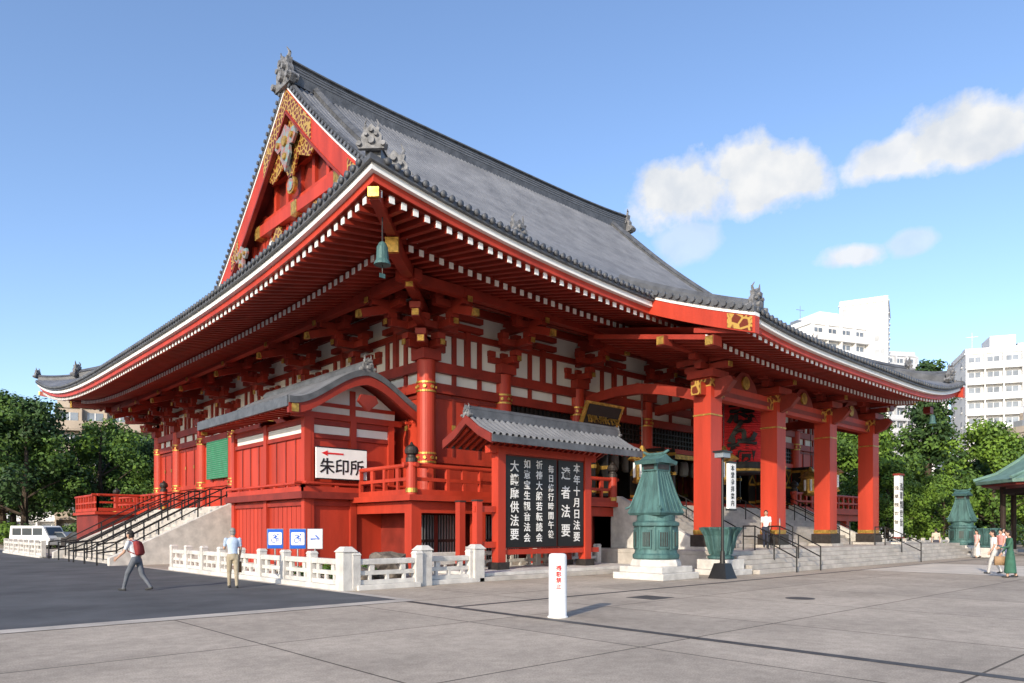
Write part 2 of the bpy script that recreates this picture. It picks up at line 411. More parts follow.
def side(ax_,c,sg,pts,openb=()):
    def bx(a0,a1,d0,d1,z0,z1,k,mb=wl):
        lo,hi=sorted((c+sg*d0,c+sg*d1))
        if ax_=='x': mb.bx(a0,a1,lo,hi,z0,z1,k)
        else: mb.bx(lo,hi,a0,a1,z0,z1,k)
    L0,L1=pts[0],pts[-1]
    if ax_=='y': L0+=.12;L1-=.12
    bx(L0,L1,-.12,0,7.4,11.3,'white')
    bx(L0,L1,-.2,.16,7.0,7.38,'redr'); bx(L0,L1,-.2,.22,7.80,8.2,'redr')
    bx(L0,L1,-.1,.13,9.35,9.6,'redr'); bx(L0,L1,-.1,.2,10.4,10.7,'redr')
    bx(L0,L1,-.2,.25,2.8,3.15,'red')
    for i in range(7):
        a0,a1=pts[i],pts[i+1]; m=(a0+a1)/2
        if i not in openb:
            bx(a0+.01,a1-.01,-.14,-.02,3.15,7.0,'red')
            bx(a0+.01,a1-.01,-.1,.1,4.25,4.5,'red')
            bx(a0+.38,a1-.38,-.05,.02,6.8,6.95,'redd')
            for q in (a0+(a1-a0)*.33,a0+(a1-a0)*.67):
                bx(q-.05,q+.05,-.05,.03,4.5,7.0,'redd')
                bx(q-.09,q+.09,.03,.05,5.6,5.8,'gold')
        else:
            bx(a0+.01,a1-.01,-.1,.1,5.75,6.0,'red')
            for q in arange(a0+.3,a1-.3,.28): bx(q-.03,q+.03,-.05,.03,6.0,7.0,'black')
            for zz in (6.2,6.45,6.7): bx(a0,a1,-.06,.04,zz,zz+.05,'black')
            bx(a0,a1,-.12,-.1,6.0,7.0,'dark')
        for q in (a0+(a1-a0)/3,a0+(a1-a0)*2/3):
            bx(q-.09,q+.09,-.05,.1,7.38,7.8,'redr')
            bx(q-.1,q+.1,-.05,.1,8.2,9.35,'redr')
        px,py=(m,c) if ax_=='x' else (c,m)
        for zz in(9.75,10.15):
            if ax_=='x': br.box((px,py+sg*.2,zz),(1.3,.26,.22),'redr')
            else: br.box((px+sg*.2,py,zz),(.26,1.3,.22),'redr')
        bx(m-.12,m+.12,-.05,.16,8.2,9.8,'redr')
    for i,p in enumerate(pts):
        px,py=(p,c) if ax_=='x' else (c,p)
        nx,ny=(0,sg) if ax_=='x' else (sg,0)
        bracket(px,py,nx,ny,full=(ax_=='x' or 0<i<7))
        if ax_=='x' or 0<i<7:
            cl.cyl((px,py,2.8),(px,py,8.2),.38,.36,'red',24)
            for z in (6.95,4.2):
                cl.cyl((px,py,z),(px,py,z+.07),.395,.395,'gold',24); cl.cyl((px,py,z+.34),(px,py,z+.41),.395,.395,'gold',24)
                for an in range(8):
                    aa=an*math.pi/4; cl.cyl((px+.37*math.cos(aa),py+.37*math.sin(aa),z+.2),(px+.42*math.cos(aa),py+.42*math.sin(aa),z+.2),.075,.065,'gold',8)
side('x',-WY,-1,xs,openb=(1,2,3,4,5)); side('x',WY,1,xs); side('y',-WX,-1,ys); side('y',WX,1,ys)
for sx in(-1,1):
    for sy in(-1,1):
        q=math.sqrt(.5)
        for k in range(3):
            zz=8.2+.55+.62*k; o=1.16*k
            br.box((sx*(WX+(o+1.2)/2*q),sy*(WY+(o+1.2)/2*q),zz+.012),(o+1.4,.3,.28),'redr',math.atan2(sy,sx))
            br.box((sx*(WX+(o+1.3)*q),sy*(WY+(o+1.3)*q),zz+.012),(.06,.24,.22),'gold',math.atan2(sy,sx))
            br.box((sx*(WX+(o+1.15)*q),sy*(WY+(o+1.15)*q),zz+.26),(.4,.4,.22),'redr',math.atan2(sy,sx))
wl.bx(-17.45,-17.3,3.0,6.4,4.7,7.0,'green')
for z in arange(4.75,6.95,.12): wl.bx(-17.47,-17.45,3.0,6.4,z,z+.03,'copper')
wl.obj('walls',hall); cl.obj('wall_columns',hall,smooth=False); br.obj('bracket_clusters',hall)

# interior
it=MB()
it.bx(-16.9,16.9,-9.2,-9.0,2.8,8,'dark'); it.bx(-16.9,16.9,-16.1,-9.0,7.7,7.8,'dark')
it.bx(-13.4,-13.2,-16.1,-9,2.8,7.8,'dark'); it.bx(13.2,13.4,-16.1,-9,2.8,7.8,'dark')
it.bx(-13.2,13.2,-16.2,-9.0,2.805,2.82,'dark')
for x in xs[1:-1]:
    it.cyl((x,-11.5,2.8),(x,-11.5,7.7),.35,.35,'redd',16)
for i in range(1,6):
    a0,a1=xs[i],xs[i+1]
    for a,sgn in ((a0+.45,1),(a1-.45,-1)):
        it.bx(a-.05,a+.05,-17.8,-16.4,3.16,5.75,'black')
        for z in(3.3,4.4,5.4): it.bx(a-.06,a+.06,-17.85,-16.38,z,z+.16,'gold')
        it.bx(a-.055,a+.055,-17.2,-17.0,3.3,5.5,'gold')
        it.prism([(-17.1,3.9),(-16.75,4.45),(-17.1,5.0),(-17.45,4.45)],'x',a-.065,a+.065,'gold')
    m=(a0+a1)/2
    it.bx(m-1.2,m+1.2,-9.3,-9.21,4.0,5.6,'gold')
    for q in (m-.8,m,m+.8): it.bx(q-.25,q+.25,-9.36,-9.31,4.2,5.4,'redd')
    for a,b in ((a0+.55,a0+1.35),(a1-1.35,a1-.55)):
        it.bx(a,b,-16.35,-16.25,3.16,5.75,'black')
        for z in(3.25,4.35,5.5): it.bx(a,b,-16.372,-16.352,z,z+.12,'gold')
        it.beam((a,-16.37,4.45),(b,-16.37,5.45),.03,.1,'gold'); it.beam((a,-16.38,5.45),(b,-16.38,4.45),.03,.1,'gold')
    for q in(-1.2,0,1.2):
        it.lathe((m+q,-12.5,5.0),[(.15,0),(.3,.1),(.33,.5),(.3,.9),(.15,1.0)],'wpaint',12)
it.bx(-3.1,3.1,-16.52,-16.42,5.45,5.7,'gold')
it.obj('interior_and_doors',hall)

# ---- balcony
bc=MB()
bc.bx(-BX,BX,-BY,-WY,2.66,2.8,'redd'); bc.bx(-BX,BX,WY,BY,2.66,2.8,'redd')
bc.bx(-BX,-WX,-WY,WY,2.66,2.8,'redd'); bc.bx(WX,BX,-WY,WY,2.66,2.8,'redd')
def rring(ix,z0,z1,w,k):
    X,Y=BX-ix,BY-ix
    bc.bx(-X,X,-Y,-Y+w,z0,z1,k); bc.bx(-X,X,Y-w,Y,z0,z1,k); bc.bx(-X,-X+w,-Y+w,Y-w,z0,z1,k); bc.bx(X-w,X,-Y+w,Y-w,z0,z1,k)
rring(-.02,2.62,2.82,.12,'red'); rring(.25,2.2,2.6,.3,'red')
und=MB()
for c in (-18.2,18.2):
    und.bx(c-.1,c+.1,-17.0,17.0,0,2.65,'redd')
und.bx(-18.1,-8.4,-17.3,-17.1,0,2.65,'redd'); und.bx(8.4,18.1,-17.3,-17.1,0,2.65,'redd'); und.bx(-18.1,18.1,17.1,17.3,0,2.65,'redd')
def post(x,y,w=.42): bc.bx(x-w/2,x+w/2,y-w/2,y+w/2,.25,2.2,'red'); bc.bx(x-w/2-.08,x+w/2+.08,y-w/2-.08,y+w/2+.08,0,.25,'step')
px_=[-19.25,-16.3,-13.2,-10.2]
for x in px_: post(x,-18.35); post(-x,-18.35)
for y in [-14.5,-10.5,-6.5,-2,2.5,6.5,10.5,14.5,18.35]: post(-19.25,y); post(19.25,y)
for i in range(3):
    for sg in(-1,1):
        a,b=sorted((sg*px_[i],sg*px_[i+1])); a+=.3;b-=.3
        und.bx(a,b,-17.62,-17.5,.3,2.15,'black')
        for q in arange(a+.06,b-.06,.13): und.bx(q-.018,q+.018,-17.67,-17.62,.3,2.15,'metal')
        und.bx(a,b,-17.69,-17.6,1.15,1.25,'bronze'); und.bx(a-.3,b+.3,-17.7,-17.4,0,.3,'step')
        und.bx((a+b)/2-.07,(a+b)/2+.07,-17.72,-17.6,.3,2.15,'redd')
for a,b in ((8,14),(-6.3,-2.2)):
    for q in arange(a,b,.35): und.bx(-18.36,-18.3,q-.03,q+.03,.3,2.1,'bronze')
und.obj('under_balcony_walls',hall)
def koran(p0,p1,z,mb,h=1.05,k='red',posts=1.6,thin=1.0):
    p0=Vector(p0);p1=Vector(p1);d=p1-p0;L=d.length;d.normalize()
    def at(t,zz): q=p0+d*t; return (q.x,q.y,zz)
    mb.beam(at(-.0,z+.12),at(L,z+.12),.16,.2*thin,k); mb.beam(at(0,z+.55*h),at(L,z+.55*h),.11,.12*thin,k)
    mb.cyl(at(-.35,z+h),at(L+.35,z+h),.085*thin,.085*thin,k,10)
    n=max(1,int(round(L/posts)))
    for i in range(n+1):
        t=L*i/n; q=at(t,0); a=math.atan2(d.y,d.x)
        mb.box((q[0],q[1],z+h/2-.02),(.13,.13,h-.1),k,a)
        if i<n and h>.6:
            q=at(t+L/n/2,0); mb.box((q[0],q[1],z+.37),(.12,.09,.30),k,a); mb.box((q[0],q[1],z+.8),(.2,.1,.36),k,a)
def newel(mb,x,y,z,k='red'):
    mb.cyl((x,y,z-.15),(x,y,z+1.15),.2,.19,k,16)
    mb.cyl((x,y,z+.1),(x,y,z+.25),.215,.215,'gold',16)
    mb.lathe((x,y,z+1.15),[(.21,0),(.21,.14),(.15,.18),(.15,.24),(.23,.3),(.25,.4),(.2,.52),(.08,.6),(.02,.7)],'bronze',16)
r=.25
koran((-BX+r,-BY+r,0),(-8.6,-BY+r,0),FZ,bc); koran((8.6,-BY+r,0),(BX-r,-BY+r,0),FZ,bc)
koran((-BX+r,-BY+r,0),(-BX+r,-15.2,0),FZ,bc); koran((-BX+r,-8.2,0),(-BX+r,-3.8,0),FZ,bc); koran((-BX+r,8.2,0),(-BX+r,BY-r,0),FZ,bc)
koran((BX-r,-BY+r,0),(BX-r,BY-r,0),FZ,bc); koran((-BX+r,BY-r,0),(BX-r,BY-r,0),FZ,bc)
for p in((-BX+r,-BY+r),(BX-r,-BY+r),(-BX+r,BY-r),(BX-r,BY-r),(-8.6,-BY+r),(8.6,-BY+r),(-BX+r,-3.6),(-BX+r,8.0)): newel(bc,p[0],p[1],FZ)
bc.bx(-22.2,-19.72,12.5,18.6,2.6,2.78,'red'); bc.bx(-22.0,-19.8,12.7,18.4,0,2.6,'redd')
koran((-22.0,12.7,0),(-22.0,18.4,0),FZ,bc); koran((-22.0,12.7,0),(-19.8,12.7,0),FZ,bc)
bc.obj('balcony',hall)

# ---- porch (kohai)
pc=MB()
PX=[-8.1,-2.7,2.7,8.1]; PY=-23.1; PB=.8
for x in PX:
    pc.bx(x-.40,x+.40,PY-.40,PY+.40,PB+.25,7.7,'red')
    pc.bx(x-.6,x+.6,PY-.6,PY+.6,PB,PB+.12,'step'); pc.bx(x-.5,x+.5,PY-.5,PY+.5,PB+.12,PB+.6,'bronze')
    pc.bx(x-.42,x+.42,PY-.42,PY+.42,6.2,6.26,'gold'); pc.bx(x-.42,x+.42,PY-.42,PY+.42,7.35,7.65,'fili'); pc.bx(x-.42,x+.42,PY-.42,PY+.42,PB+.62,PB+.8,'gold')
    pc.bx(x-.6,x+.6,PY-.6,PY+.6,7.7,8.0,'redr')
    for k,(L,z) in enumerate(((1.5,8.08),(2.3,8.4))):
        pc.box((x,PY,z+.1),(L,.3,.24),'redr'); pc.box((x,PY+.005,z+.105),(.3,L+.5,.24),'redr')
        for q in(-L/2+.17,0,L/2-.17): pc.box((x+q,PY,z+.27),(.36,.38,.12),'redd')
        pc.box((x,PY-L/2-.28,z+.105),(.26,.05,.2),'gold')
    hi=0 if abs(x)>5 else .45
    pc.sweep([(x,PY+.4+(6.4-.35)*t,7.1+hi+(.55-hi*.5)*math.sin(math.pi*t*.9)+(.35-hi*.5)*t) for t in (0,.15,.3,.5,.7,.85,1)],[(-.18,-.22),(.18,-.22),(.18,.22),(-.18,.22)],'redr',zup=True)
    pc.prism([(PY-.40,6.9),(PY-.9,7.1),(PY-1.25,7.5),(PY-1.1,7.7),(PY-.40,7.65)],'x',x-.15,x+.15,'redd')
for i in range(3):
    a,b=PX[i]+.40,PX[i+1]-.40; m=(a+b)/2
    pc.bx(a,b,PY-.2,PY+.2,6.95,7.55,'red'); pc.bx(a+.3,b-.3,PY-.23,PY-.2,7.12,7.3,'redd')
    for q in(a,b-.5): pc.bx(q,q+.5,PY-.225,PY-.2,7.0,7.5,'fili')
    pc.prism([(m-1.1,7.56),(m+1.1,7.56),(m+.85,7.95),(m+.3,8.35),(m-.3,8.35),(m-.85,7.95)],'y',PY-.12,PY+.12,'redd')
    pc.cyl((m,PY-.2,7.9),(m,PY-.12,7.9),.28,.28,'gold',14)
pc.bx(-8.9,-8.5,PY-.18,PY+.18,7.0,7.5,'red'); pc.bx(8.5,8.9,PY-.18,PY+.18,7.0,7.5,'red')
pc.bx(-9.0,-8.9,PY-.2,PY+.2,6.98,7.52,'fili'); pc.bx(8.9,9.0,PY-.2,PY+.2,6.98,7.52,'fili')
pc.bx(-9.8,9.8,PY-.2,PY+.2,8.78,9.1,'redr')
QX,QY=11.3,-26.9
def pz(x,y):
    t=(-y-20.0)/6.9
    z=Pz(20.0)+.02-(Pz(20.0)-8.72)*t
    z-= .55*t*(1-t)
    return z+(.38 if x<0 else .95)*(abs(x)/QX)**4*max(0,t)
rows=[[(QX*(i/20-1),-20.0-6.9*j/8,pz(QX*(i/20-1),-20.0-6.9*j/8)) for i in range(41)] for j in range(9)]
pc.grid(rows,'course')
rb=MB()
for x in arange(-11.1,11.1,.31):
    rib([(x,y,pz(x,y)) for y in (-20.3,-22,-23.5,-25,-26.94)]); rb.cyl((x,QY-.1,pz(x,QY)-.02),(x,QY-.02,pz(x,QY)-.02),.1,.1,'tiled',8)
rb.obj('porch_roof_ribs',hall,smooth=True)
def pstrip(rowf,k):
    rows=[[ (QX*(i/20-1),)+tuple(rf_(QX*(i/20-1))) for i in range(41)] for rf_ in rowf]
    pc.grid(rows,k)
e=lambda o,d:(lambda x:(QY+o,pz(x,QY)+d))
pstrip([e(0,0),e(-.03,-.18),e(.12,-.19)],'tiled'); pstrip([e(.1,-.185),e(.08,-.36),e(.26,-.37)],'wpaint'); pstrip([e(.24,-.365),e(.22,-.58),e(.5,-.59)],'red')
def psz(x,y): return pz(x,QY)-.6+.2*(y-QY)
pc.grid([[(QX*.985*(i/20-1),y,psz(QX*.985*(i/20-1),y)) for i in range(41)] for y in (QY+.3,-25,-23,-21,-19.5)],'redd')
for x in arange(-11.0,11.0,.4):
    for (ya,yb,dz) in ((QY+.38,-24.4,0),(-24.9,-19.6,-.24)):
        z0,z1=psz(x,ya)+dz,psz(x,yb)+dz
        q=lambda y,z:[(x-.085,y,z-.18),(x+.085,y,z-.18),(x+.085,y,z),(x-.085,y,z)]
        pc.hexa(q(ya,z0)+q(yb,z1),'redr'); pc.hexa(q(ya-.03,z0)+q(ya,z0),'wpaint')
pc.grid([[(x,-24.8,psz(x,-24.8)-.01),(x,-24.8,psz(x,-24.8)-.26)] for x in arange(-11,11,1)],'red')
for sx in(-1,1):
    X=sx*QX
    yy=arange(-26.95,-21.0,.6)
    def vb(x0,x1,d0,d1,k,yy=yy):
        V=[]
        for y in yy:
            z=pz(X,y); V+=[(x0,y,z-d0),(x1,y,z-d0),(x1,y,z-d1),(x0,y,z-d1)]
        F=[(j*4+i,j*4+(i+1)%4,(j+1)*4+(i+1)%4,(j+1)*4+i) for j in range(len(yy)-1) for i in range(4)]+[(3,2,1,0),tuple((len(yy)-1)*4+i for i in range(4))]
        pc.add(V,F,k)
    vb(X+sx*.08,X-sx*.3,-.04,.14,'tiled'); vb(X+sx*.03,X-sx*.3,.14,.26,'wpaint'); vb(X,X-sx*.28,.26,.85,'red')
    vb(X+sx*.02,X,.3,.8,'fili',arange(-26.85,-25.9,.4)); vb(X+sx*.02,X,.3,.8,'fili',arange(-22.3,-21.3,.4))
    for y in arange(-26.8,-21.1,.31): pc.cyl((X+sx*.09,y,pz(X,y)),(X+sx*.17,y,pz(X,y)),.1,.1,'tiled',8)
    pc.sweep([(X-sx*.9,y,pz(X-sx*.9,y)) for y in arange(-26.3,-20.5,.8)],[(-.25,-.1),(.25,-.1),(.22,.35),(.1,.5),(-.1,.5),(-.22,.35)],'tiled',zup=True)
    oni(pc,(X-sx*.9,-26.5,pz(X*.92,-26.5)+.05),.6,-math.pi/2)
    for y,z in((-23.1,8.55),(-25.2,8.15)):
        pc.bx(min(X+sx*-.5,X+sx*.02),max(X+sx*-.5,X+sx*.02),y-.18,y+.18,z,z+.36,'redd'); pc.bx(min(X+sx*.02,X+sx*.06),max(X+sx*.02,X+sx*.06),y-.15,y+.15,z+.03,z+.33,'gold')
    pc.bx(min(X-sx*2.2,X-sx*.5),max(X-sx*2.2,X-sx*.5),-23.22,-22.98,8.6,8.9,'redr')
pc.obj('porch',hall)

# great lantern
LC=(0,-19.9); ln=MB()
prof=[(.95,0),(1.0,.04),(1.15,.12)]
N=26
def lr(t): return 1.14+.38*max(0,math.sin(math.pi*t))**.6
for i in range(N+1):
    z=.15+3.0*i/N
    prof.append((lr(i/N),z)); 
    if i<N: prof.append((lr((i+.5)/N)-.03,z+3.0/N*.5))
ln.lathe((LC[0],LC[1],4.9),prof+[(1.05,3.25)],'lantern',40)
ln.lathe((LC[0],LC[1],4.45),[(.9,0),(1.12,.03),(1.18,.55),(1.0,.59)],'black',36); ln.lathe((LC[0],LC[1],8.05),[(1.14,0),(1.14,.35),(.5,.4)],'black',36)
ln.lathe((LC[0],LC[1],4.55),[(1.16,0),(1.19,.02),(1.2,.12),(1.16,.14)],'gold',36)
ln.cyl((LC[0],LC[1],8.4),(LC[0],LC[1],9.6),.06,.06,'bronze')
ln.obj('great_lantern_body',hall,smooth=False)
def wrap_text(ch,size,zc,phi0):
    c=bpy.data.curves.new('tmp','FONT'); c.body=ch; c.size=size; c.extrude=.02; c.offset=size*.035; c.align_x='CENTER'; c.align_y='CENTER'; c.resolution_u=4
    o=bpy.data.objects.new('tmp',c); scene.collection.objects.link(o)
    bpy.context.view_layer.update(); dg=bpy.context.evaluated_depsgraph_get()
    me=bpy.data.meshes.new_from_object(o.evaluated_get(dg)); bpy.data.objects.remove(o)
    for v in me.vertices:
        z=zc+v.co.y; rad=lr(min(1,max(0,(z-5.05)/3.0)))+.10+v.co.z
        ph=phi0+v.co.x/1.3
        v.co=Vector((LC[0]+rad*math.cos(ph),LC[1]+rad*math.sin(ph),z))
    me.materials.clear(); me.materials.append(M['black'])
    ob=bpy.data.objects.new('lantern_character',me); scene.collection.objects.link(ob); ob.parent=hall
for i,ch in enumerate('志ん橋'):
    for ph in (R(-147),R(-20)): wrap_text(ch,1.25,7.35-.95*i,ph)
# bronze hanging lanterns
hl=MB()
for x,y in((-5.4,-22.2),(5.4,-22.2),(-8.1,-19.8),(8.1,-19.8)):
    hl.cyl((x,y,5.1),(x,y,8.2),.02,.02,'bronze',6)
    hl.lathe((x,y,3.6),[(.16,0),(.4,.07),(.44,.16),(.37,.2),(.37,1.0),(.66,1.1),(.55,1.2),(.2,1.46),(.06,1.7)],'gold',6)
    for i in range(6):
        a=math.pi/3*i+.5; hl.cyl((x+.35*math.cos(a),y+.35*math.sin(a),3.9),(x+.35*math.cos(a),y+.35*math.sin(a),4.55),.07,.07,'wpaint',6)
hl.obj('hanging_lanterns',hall)
pl=MB()
pl.hexa([(-9.9,-17.6,6.0),(-7.3,-17.6,6.0),(-7.3,-17.5,6.0),(-9.9,-17.5,6.0),(-9.9,-18.2,7.3),(-7.3,-18.2,7.3),(-7.3,-18.1,7.3),(-9.9,-18.1,7.3)],'gold')
pl.hexa([(-9.7,-17.69,6.12),(-7.5,-17.69,6.12),(-7.5,-17.5,6.12),(-9.7,-17.5,6.12),(-9.7,-18.19,7.18),(-7.5,-18.19,7.18),(-7.5,-18.0,7.18),(-9.7,-18.0,7.18)],'black')
pl.obj('name_plaque',hall)
text('plaque_text','施無畏',(-8.6,-18.0,6.65),.75,'gold',hall,rot=(R(65),0,0),ext=.02)
wb=MB()
for sx in(-1,1):
    x,y=sx*22.7,-21.8; z=9.1
    wb.cyl((x,y,z+.6),(x,y,z+1.5),.02,.02,'bronze',6)
    wb.lathe((x,y,z),[(.24,0),(.23,.06),(.18,.15),(.16,.5),(.1,.62),(.04,.66)],'patina',14)
    wb.cyl((x,y,z-.25),(x,y,z+.1),.012,.012,'bronze',5); wb.box((x,y,z-.3),(.18,.02,.12),'patina')
wb.obj('wind_bells',hall)

# ================================================================ STAIRS + PODIUM
st=MB()
for i in range(5):
    z1=.16*(i+1); y0=-26.3+.3*i
    st.bx(-9.8,17,y0,-18.4,z1-.16,z1,'step') if i==4 else st.bx(-9.8,17,y0,y0+.32,z1-.16 if i else 0,z1,'step')
st.bx(-9.79,16.99,-25.1,-18.4,0,.639,'step')
for i in range(12):
    z0=.8+i*2.0/12; y0=-22.4+.3*i
    st.bx(-8.2,8.2,y0,-18.79,z0,z0+2.0/12,'step')
for sx in(-1,1):
    st.prism([(-22.6,.8),(-22.6,1.3),(-18.8,3.1),(-18.4,3.1),(-18.4,.8)],'x',sx*8.2,sx*8.55,'stone')
st.obj('stone_stairs_front',None,bevel=.015)
hr=MB()
def handrail(mb,pts,r=.028,k='black'):
    for dz in(.95,.55): mb.tube([(a,b,c+dz) for a,b,c in pts],r,k,6)
    for a,b,c in pts: mb.cyl((a,b,c),(a,b,c+.97),r,r,k,6)
for x in(-6.6,-5.3,0,5.3,6.6):
    handrail(hr,[(x,-22.7,.8),(x,-21.6,1.35),(x,-20.2,2.1),(x,-18.6,2.8)])
for x in(-7.6,-5.6,5.6):
    handrail(hr,[(x,-26.6,0),(x,-25.7,.45),(x,-24.9,.8),(x,-24.4,.8)])
hr.obj('stair_handrails_front')
ss=MB()
for i in range(16):
    z0=i*2.8/16; x0=-24.8+.31*i
    ss.bx(x0,-19.75,-3.4,8.0,z0,z0+2.8/16,'step')
for y in(-3.4,8.0):
    ss.prism([(-25.3,0),(-25.3,.35),(-19.75,3.0),(-19.75,0)],'y',y-.35 if y<0 else y,y if y<0 else y+.35,'stone')
ss.obj('stone_stairs_side',bevel=.015)
hs=MB()
for y in(-2.9,-.6,1.6,2.6,5,7.5):
    handrail(hs,[(-25.6,y,0),(-24.8,y,.1),(-23,y,1.1),(-21.2,y,2.1),(-19.8,y,2.8),(-19.2,y,2.8)],.035)
hs.obj('stair_handrails_side')

# ================================================================ SEAL OFFICE
of=group('seal_office')
o=MB()
x0,x1,y0,y1=-21.5,-17.7,-14.8,-8.3
o.bx(x0,x1,y0,y1,0,2.75,'red'); o.bx(x0,x1,y0,y1,3.0,5.75,'red')
o.bx(x0-.35,x1,y0-.35,y1+.35,2.75,3.0,'redd')
for x,y in((x0,y0),(x0,y1),(x0,(y0+y1)/2)): o.box((x,y,2.9),(.26,.26,5.7),'red')
for x in(x0+.13,x1-.2,(x0+x1)/2): o.bx(x-.13,x+.13,y0-.12,y0-.002,0,5.75,'red')
for z in(3.02,5.0,5.5,2.5): o.bx(x0-.08,x1,y0-.09,y0-.004,z,z+.16,'redr'); o.bx(x0-.09,x0-.004,y0,y1,z,z+.16,'redr')
o.bx(x0+.3,x1-.3,y0-.03,y0-.002,5.18,5.48,'white'); o.bx(x0-.03,x0-.002,y0+.3,y1-.3,5.18,5.48,'white')
for q in arange(y0+.8,y1-.8,.8): o.bx(x0-.03,x0-.003,q-.03,q+.03,3.2,5.0,'redd')
for q in arange(y0+.4,y1-.4,.38): o.bx(x0-.012,x0-.001,q-.008,q+.008,.25,2.5,'redd')
o.bx(x0-.06,x1,y0-.06,y1,0,.25,'step')
koran((x0-.25,y0-.25,0),(x1,y0-.25,0),2.95,o,h=.36,posts=1.2,thin=.7); koran((x0-.25,y0-.25,0),(x0-.25,y1,0),2.95,o,h=.36,posts=1.2,thin=.7)
o.obj('walls',of)
o=MB()
cx=(x0+x1)/2-.0; hw=3.1
def kz(s):
    a=abs(s); return 5.72+1.35*(.5+.5*math.cos(math.pi*min(1,a*.97)))**.9*(1-.12*a)+.16*(1-a)+.16*a**5
ya,yb=y0-1.1,y1+1.0
S=[i/16-1 for i in range(33)]
o.grid([[(cx+hw*s,y,kz(s)+.28) for s in S] for y in arange(ya,yb,.8)],'tiled')
o.grid([[(cx+hw*s,y,kz(s)+.05) for s in S] for y in arange(ya,yb,.8)],'redd')
for (y,w) in((ya,-1),(yb,1)):
    def bd(ya_,yb_,d0,d1,k):
        V=[]
        for s in S: V+=[(cx+hw*s,ya_,kz(s)+d0),(cx+hw*s,yb_,kz(s)+d0),(cx+hw*s,yb_,kz(s)+d1),(cx+hw*s,ya_,kz(s)+d1)]
        o.add(V,[(j*4+i,j*4+(i+1)%4,(j+1)*4+(i+1)%4,(j+1)*4+i) for j in range(32) for i in range(4)]+[(3,2,1,0),(128,129,130,131)],k)
    bd(y-.1*1,y+.1,.1,.33,'tiled'); bd(y-.04,y+.12,-.24,.1,'redr')
    o.prism([(cx-.3,6.6),(cx+.3,6.6),(cx+.42,6.35),(cx,6.0),(cx-.42,6.35)],'y',y-.1,y+.05,'redd')
    for s_ in(-.93,.93): o.box((cx+hw*s_,y-.05,kz(.93)-.06),(.25,.06,.28),'gold')
for sx in(-1,1):
    o.bx(cx+sx*hw-.06,cx+sx*hw+.06,ya,yb,kz(1)-.02,kz(1)+.33,'tiled')
    for y in arange(ya+.2,yb-.2,.45):
        o.box((cx+sx*(hw-.5),y,kz(.85)-.06),(.9,.1,.1),'red')
o.prism([(cx+hw*s*.62,kz(s*.62)-.02) for s in S]+[(cx+1.9,5.75),(cx-1.9,5.75)],'y',y0-.02,y0+.02,'white')
o.bx(cx-.12,cx+.12,y0-.06,y0+.03,5.75,6.9,'red'); o.bx(x0-.6,x1+.3,y0-.1,y0+.04,5.72,5.95,'red'); o.bx(x0,x1,y0-.07,y0+.035,6.2,6.34,'red')
rb=MB()
for y in arange(ya+.1,yb-.1,.3):
    for sx in(-1,1):
        rib([(cx+sx*hw*t,y,kz(t)+.28) for t in (.03,.2,.4,.6,.8,1.0)])
rb.obj('roof_ribs',of,smooth=True)
o.sweep([(cx,y,kz(0)+.28) for y in (ya-.05,yb+.05)],[(-.2,-.1),(.2,-.1),(.2,.25),(.08,.38),(-.08,.38),(-.2,.25)],'tiled')
oni(o,(cx,ya-.05,kz(0)+.25),.36,-math.pi/2)
o.obj('roof',of)
o=MB(); o.bx(-21.3,-19.2,-15.2,-15.13,3.5,4.62,'wpaint')
for a,b,c,d in((-21.3,-19.2,3.46,3.5),(-21.3,-19.2,4.62,4.66)): o.bx(a,b,-15.21,-15.12,c,d,'black')
o.bx(-21.0,-20.9,-15.13,-14.9,4.0,4.1,'metal'); o.bx(-19.6,-19.5,-15.13,-14.9,4.0,4.1,'metal')
o.prism([(-21.1,4.42),(-20.85,4.52),(-20.85,4.45),(-20.2,4.45),(-20.2,4.39),(-20.85,4.39),(-20.85,4.32)],'y',-15.215,-15.2,'signred')
o.obj('office_sign_board',of)
text('office_sign_text','朱印所',(-20.25,-15.21,3.9),.62,'black',of)

# ================================================================ NOTICE BOARD
nb=group('notice_board',(-15.3,-20.9,0))
o=MB()
for x in(-2.2,2.2):
    o.bx(x-.17,x+.17,-.17,.17,.25,4.35,'red'); o.bx(x-.26,x+.26,-.26,.26,.25,.5,'bronze')
    x2=x+(.0 if x>0 else -.95)
    for y in((.9,) if x>0 else (.0,.9)):
        o.bx(x2-.12,x2+.12,y-.12,y+.12,.25,2.55,'red'); o.bx(x2-.14,x2+.14,y-.14,y+.14,2.55,2.6,'bronze'); o.bx(x2-.16,x2+.16,y-.16,y+.16,.25,.45,'bronze')
for z in(1.0,2.2): o.bx(-3.3,-2.38,-.06,.06,z,z+.2,'red'); o.bx(2.14,2.26,.17,1.05,z,z+.18,'red')
o.bx(-2.03,2.9,-.1,.1,.75,.93,'red'); o.bx(-2.7,2.7,-.13,.13,4.2,4.45,'red')
o.bx(-2.03,2.03,-.06,.06,.95,4.2,'redd')
o.bx(-1.98,.52,-.12,-.061,1.0,4.15,'black'); o.bx(.62,1.98,-.12,-.061,1.0,4.15,'black')
o.obj('frame_and_boards',nb)
o=MB()
def nz(s): return 4.45+.72*(1-s)**1.25+.03
XX=(-3.6,4.1)
